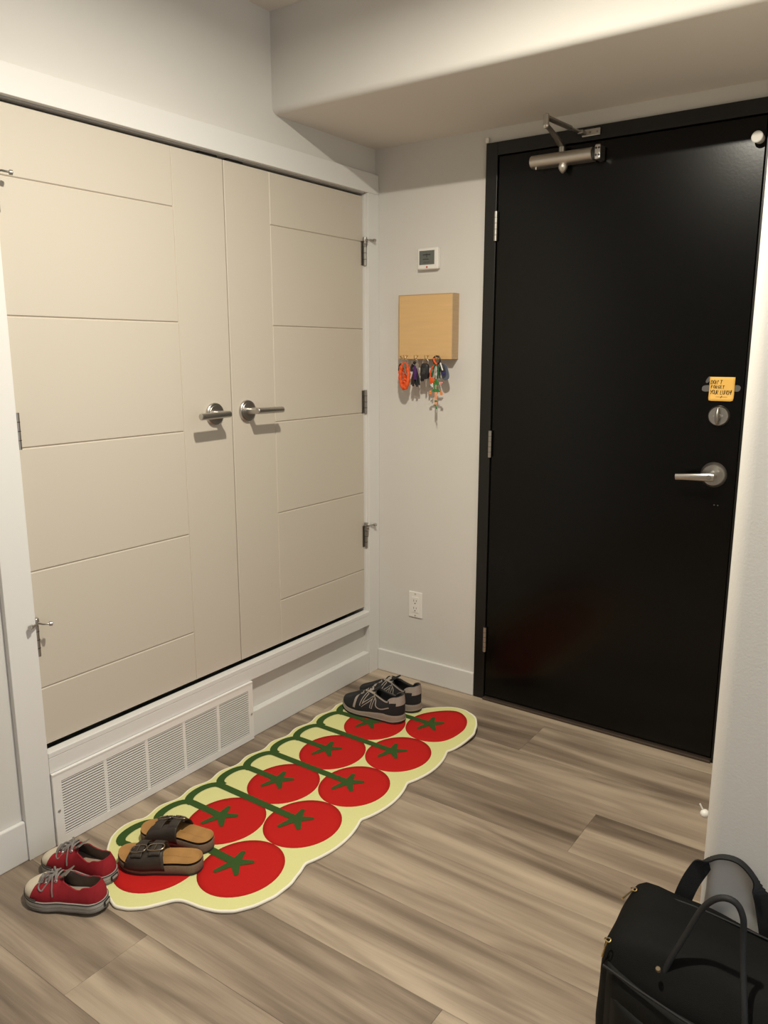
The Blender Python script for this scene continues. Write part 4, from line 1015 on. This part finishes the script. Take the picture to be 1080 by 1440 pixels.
# ---- black and grey running shoes
def runner(heel, toe, side, label):
    e, L = place('running_shoe', heel, toe, RT + 0.0004, label, 'shoe', 'pair of black and grey running shoes')
    W = 0.098
    sole_h = lambda t: 0.034 - 0.012 * sm((t - 0.2) / 0.45) + 0.008 * max(0, (t - 0.8) / 0.2) ** 2
    ls = Last(L, W, [(0, .34), (.2, .37), (.45, .34), (.68, .47), (1, .48)], [(0, .34), (.2, .38), (.45, .42), (.68, .50), (1, .46)],
              [(0, .015), (.25, .17), (.5, .40), (.75, .56), (1, .68)], [(0, .0), (.03, .13), (.12, .26), (.3, .31), (.45, .25), (.56, .13), (.8, .09), (.97, .07), (1, 0)],
              [(0, .108), (.10, .104), (.30, .082), (.5, .098), (.62, .104), (.8, .084), (1, .060)], lambda t: sole_h(t) - 0.002, 0.012, side)
    up = ls.upper(M['black_mesh'], M['black_suede'], e, 0.005)
    bz = lambda t: 0.0008 + 0.012 * max(0, (t - 0.80) / 0.20) ** 2 + 0.003 * max(0, (0.1 - t) / 0.1)
    so = ls.slab('midsole', M['mid_foam'], e, [(0.001, lambda t: bz(t) + 0.004), (0.006 , lambda t: bz(t) + 0.007), (0.005, lambda t: (bz(t) + sole_h(t)) * 0.6 + .003), (0.0035, lambda t: max(bz(t) + 0.012, sole_h(t) - 0.002)), (0.001, lambda t: max(bz(t) + .013, sole_h(t) + 0.001)), (-0.004, lambda t: max(bz(t) + .013, sole_h(t) + 0.001))])
    ls.slab('outsole', M['outsole'], so, [(0.0, lambda t: bz(t)), (0.0050, lambda t: bz(t) + 0.001), (0.0055, lambda t: bz(t) + 0.0055)])
    ls.slab('midsole_groove', M['grey_suede'], so, [(0.0062, lambda t: bz(t) + 0.0085), (0.0068, lambda t: bz(t) + 0.0095), (0.0060, lambda t: bz(t) + 0.0108)])
    # overlays
    ls.clip('toe_overlay', M['black_suede'], e, [(Vector((L * 0.80, 0, 0)), Vector((1, 0, 0.5)))], 0.0016)
    ls.clip('mudguard', M['black_suede'], e, [], 0.0014, 0.0, 0.26)
    ls.clip('heel_counter', M['black_suede'], e, [(Vector((L * 0.22, 0, 0.03)), Vector((-1, 0, -0.55)))], 0.0022, 0.0, 0.62)
    ls.clip('heel_collar', M['grey_suede'], e, [(Vector((L * 0.15, 0, 0.08)), Vector((-1, 0, 0.35)))], 0.0030, 0.60, 1.0)
    ls.clip('heel_tab', M['grey_suede'], e, [(Vector((L * 0.05, 0, 0)), Vector((-1, 0, 0)))], 0.0042, 0.45, 1.0)
    def us(t, sg):
        u = math.acos(1 - 2 * t) / (2 * PI); return u if sg > 0 else 1 - u
    for sg in (1, -1):
        # eye stay and saddle bands
        ls.strip('eye_stay', [(us(.50, sg), .95), (us(.62, sg), .93), (us(.78, sg), .93), (us(.92, sg), .92)], 0.017, M['grey_suede'], e, 0.0026)
        ls.strip('saddle_band', [(us(.82, sg), .93), (us(.74, sg), .62), (us(.70, sg), .30), (us(.70, sg), .10)], [.013, .011, .010, .011], M['grey_suede'], e, 0.0026)
        ls.strip('collar_trim', [(us(.06, sg), .93), (us(.20, sg), .93), (us(.34, sg), .95), (us(.50, sg), .95)], 0.0055, M['grey_suede'], e, 0.0034)
        ls.strip('side_piping', [(us(.50, sg), .93), (us(.42, sg), .70), (us(.38, sg), .40), (us(.30, sg), .30), (us(.16, sg), .36)], 0.0042, M['grey_suede'], e, 0.0030)
        # letter N on the quarter
        NN = [((.44, .20), (.455, .78)), ((.455, .78), (.60, .20)), ((.60, .20), (.615, .78))]
        vs_ = None
        parts_v = []; parts_f = []
        for (a, b) in NN:
            o = ls.strip('letter_n', [(us(a[0], sg), a[1]), (us(b[0], sg), b[1])], 0.0115, M['grey_suede'], e, 0.0032)
            o2 = ls.strip('letter_n_fill', [(us(a[0], sg), a[1] + .02), (us(b[0], sg), b[1] - .02)], 0.0050, M['black_suede'], e, 0.0037)
    ins = ls.slab('insole', M['black_suede'], e, [(-0.009, lambda t: sole_h(t) + 0.001), (-0.009, lambda t: sole_h(t) + 0.004)])
    P = catmull([(L * .70, 0, .058), (L * .60, 0, .078), (L * .50, 0, .098), (L * .42, 0, .112), (L * .38, 0, .118)], 5); n = len(P)
    ribbon('tongue', [p + Vector((0, ls.bend(p.x / L), -0.004)) for p in P], (0, 1, 0), [0.020 + 0.026 * i / (n - 1) for i in range(n)], 0.006, M['black_mesh'], e)
    for k in range(5):
        tt = 0.58 + 0.085 * k; a = ls.S(us(tt, 1), .94, .003); b = ls.S(us(tt, -1), .94, .003); a2 = ls.S(us(min(.95, tt + .085), -1), .94, .003); upv = Vector((0, 0, .004))
        tube('lace', catmull([a, a.lerp(b, .3) + upv, a.lerp(b, .7) + upv, b], 4), 0.0024, M['black_suede'], e, 7, flat=(1.3, .7))
        tube('lace', catmull([a, a.lerp(a2, .3) + upv * 1.5, a.lerp(a2, .7) + upv * 1.5, a2], 4), 0.0024, M['grey_suede'], e, 7, flat=(1.3, .7))
    return e
runner((0.402, -0.384), (0.132, -0.398), 1, 'black and grey running shoe nearer the camera, on the rug')
runner((0.402, -0.274), (0.128, -0.266), -1, 'black and grey running shoe farther from camera, mostly behind its mate')

# ================================================================== BLACK BAG
bag = empty('shoulder_bag', (1.74, -1.28, 0), 'black nylon shoulder bag leaning by the wall corner', 'bag')
BO_ = Vector((1.74, -1.28, 0))
def bag_surface(u, v, grow=0.0):
    """u around the vertical loop seen from above, v up"""
    hx, hy = 0.225 + grow, 0.118 + grow; p = 5.0
    t = 2 * PI * u; c, s_ = math.cos(t), math.sin(t)
    return None
def bag_body():
    nx, nz, ny = 34, 18, 14
    def shape(x, y, z):                                  # unit cube coords -1..1 (z 0..1) to soft bag
        X = x * 0.226; Y = y * 0.115; Z = z * 0.318
        k = sm((z - 0.70) / 0.30); Y = Y * (1 - 0.20 * k) + 0.010 * k          # narrower at the top
        Z -= 0.030 * (x * x) ** 2 * k * 0.5
        Z -= 0.016 * k * (1 - y * y) * 0 + 0.012 * sm(-y) * k
        Z += 0.010 * math.exp(-((x + 0.9) / 0.2) ** 2) * sm((y + 0.2)) * k
        Z -= 0.016 * k * math.exp(-((x - 0.15) / 0.5) ** 2)
        bul = (1 - x * x) * (1 - (2 * z - 1) ** 2); Y += (0.008 if y > 0 else -0.016) * bul * abs(y)
        X += 0.008 * x * (1 - y * y) * (1 - (2 * z - 1) ** 2)
        n_ = noise.noise(Vector((X * 14, Y * 14, Z * 16 + 3))) * 0.005 * (0.3 + z); X += n_ * x * x; Y += n_ * y * y; Z += n_ * 0.7 * (z > 0.9)
        return Vector((X, Y, max(0.001, Z + 0.001)))
    bm = bmesh.new(); bm_box(bm, (-1, -1, 0), (1, 1, 1))
    bmesh.ops.subdivide_edges(bm, edges=[e_ for e_ in bm.edges], cuts=17, use_grid_fill=True)
    for v in bm.verts:
        x, y, z = v.co; r = 0.16
        # round the corners in real units
        P = Vector((x * 0.226, y * 0.115, z * 0.318)); R_ = 0.034
        C = Vector((max(-0.226 + R_, min(0.226 - R_, P.x)), max(-0.115 + R_, min(0.115 - R_, P.y)), max(R_ * .3, min(0.318 - R_, P.z))))
        d = P - C
        if d.length > R_: d = d.normalized() * R_
        Q = C + d
        v.co = shape(Q.x / 0.226, Q.y / 0.115, Q.z / 0.318)
    return from_bm('bag_body', bm, M['bag'], bag, smooth=True)
bag_body()
def bag_front(name, x0, x1, z0, ztop, y, m, th=0.014, curve=0.0):
    nx, nz = 28, 14; vs = []; fs = []
    for j in range(nz + 1):
        for i in range(nx + 1):
            fx = i / nx; x = x0 + (x1 - x0) * fx; zt = ztop(fx); z = z0 + (zt - z0) * j / nz
            ed = min(1, min(fx, 1 - fx) / 0.07, (1 - j / nz) / 0.10 + 0.0); ed = max(0, ed) ** 0.5
            bulge = (1 - (2 * fx - 1) ** 2) * (1 - (2 * z / 0.318 - 1) ** 2)
            vs.append(Vector((x, y - 0.016 * bulge - th * ed - 0.003 * noise.noise(Vector((x * 12, z * 12, 1))), z)))
    for j in range(nz):
        for i in range(nx): a = j * (nx + 1) + i; fs.append((a, a + 1, a + nx + 2, a + nx + 1))
    o = mesh(name, vs, fs, m, bag, smooth=True); md = o.modifiers.new('thick', 'SOLIDIFY'); md.thickness = 0.004; md.offset = 0
    return o
bag_front('front_pocket', -0.205, 0.215, 0.012, lambda f: 0.268 - 0.035 * math.sin(PI * min(1, f * 1.1)) ** 0.8, -0.112, M['bag_pocket'], 0.010)
pp = bag_front('pocket_panel', -0.192, 0.205, 0.014, lambda f: 0.222 - 0.040 * math.sin(PI * min(1, f * 1.05)) ** 0.8, -0.120, M['bag_pocket'], 0.012)
# piping along the upper front edge and over the top
tube('piping', catmull([(-0.212, -0.118, 0.262), (-0.12, -0.131, 0.250), (0.0, -0.142, 0.238), (0.12, -0.135, 0.240), (0.21, -0.118, 0.258)], 8), 0.0026, M['webbing'], bag, 8)
tube('piping', catmull([(-0.205, 0.062, 0.312), (-0.10, 0.070, 0.314), (0.05, 0.070, 0.303), (0.2, 0.062, 0.300)], 8), 0.0022, M['webbing'], bag, 8)
def pull(p, q, parent):
    p, q = Vector(p), Vector(q); d = (q - p).normalized()
    rg = tube('zipper_ring', [p + Vector((0.0055 * math.cos(2 * PI * k / 12), 0.0055 * math.sin(2 * PI * k / 12), 0.001 * math.sin(4 * PI * k / 12))) for k in range(12)], 0.0013, M['brass'], parent, 6, closed=True)
    tube('pull_tab', [p + d * 0.005, q], [0.0016, 0.0022], M['brass'], rg, 6)
pull((1.522 - 1.74 + 0.004, -1.225 + 1.28, 0.3125), (1.515 - 1.74, -1.262 + 1.28, 0.309), bag)
pull((-0.214, -0.092, 0.297), (-0.222, -0.094, 0.258), bag)
cyl('snap_button', (1.623 - 1.74, -0.104, 0.289), (1.623 - 1.74, -0.108, 0.296), 0.0045, M['snap'], bag, seg=16, bev=0.001)
# two carry handles
hb_ = Vector((-0.0, 0, 0))
P = catmull([(-0.122, -0.095, 0.240), (-0.104, -0.080, 0.300), (-0.085, -0.065, 0.350), (-0.067, -0.052, 0.398), (-0.048, -0.050, 0.428), (-0.028, -0.050, 0.441), (-0.009, -0.050, 0.437), (0.003, -0.052, 0.415), (0.007, -0.058, 0.380), (0.015, -0.078, 0.335), (0.028, -0.112, 0.285), (0.038, -0.134, 0.235)], 6)
tube('carry_handle', P, 0.0062, M['webbing'], bag, 10, flat=(1.0, .7))
# shoulder strap loop standing up behind the bag
P = [(1.604, -1.178, 0.275), (1.614, -1.172, 0.318), (1.626, -1.166, 0.352), (1.645, -1.160, 0.388), (1.670, -1.158, 0.411), (1.704, -1.158, 0.414), (1.733, -1.160, 0.390), (1.750, -1.164, 0.352), (1.762, -1.168, 0.305), (1.772, -1.172, 0.26)]
P = [Vector(p) - BO_ for p in P]; PP = catmull(P, 6); n = len(PP)
sd = []
for i in range(n):
    f = i / (n - 1); k = sm((f - 0.26) / 0.12) * (1 - sm((f - 0.66) / 0.14))
    sd.append(Vector((1, 0.15, -0.35)).lerp(Vector((0.05, 1, 0.08)), k) if f < 0.5 else Vector((-1, -0.15, -0.3)).lerp(Vector((0.05, 1, 0.08)), k) if False else Vector((1, 0.15, -0.35 if f < .5 else 0.35)).lerp(Vector((0.05, 1, 0.08)), k))
ribbon('shoulder_strap', PP, sd, 0.034, 0.003, M['webbing'], bag)
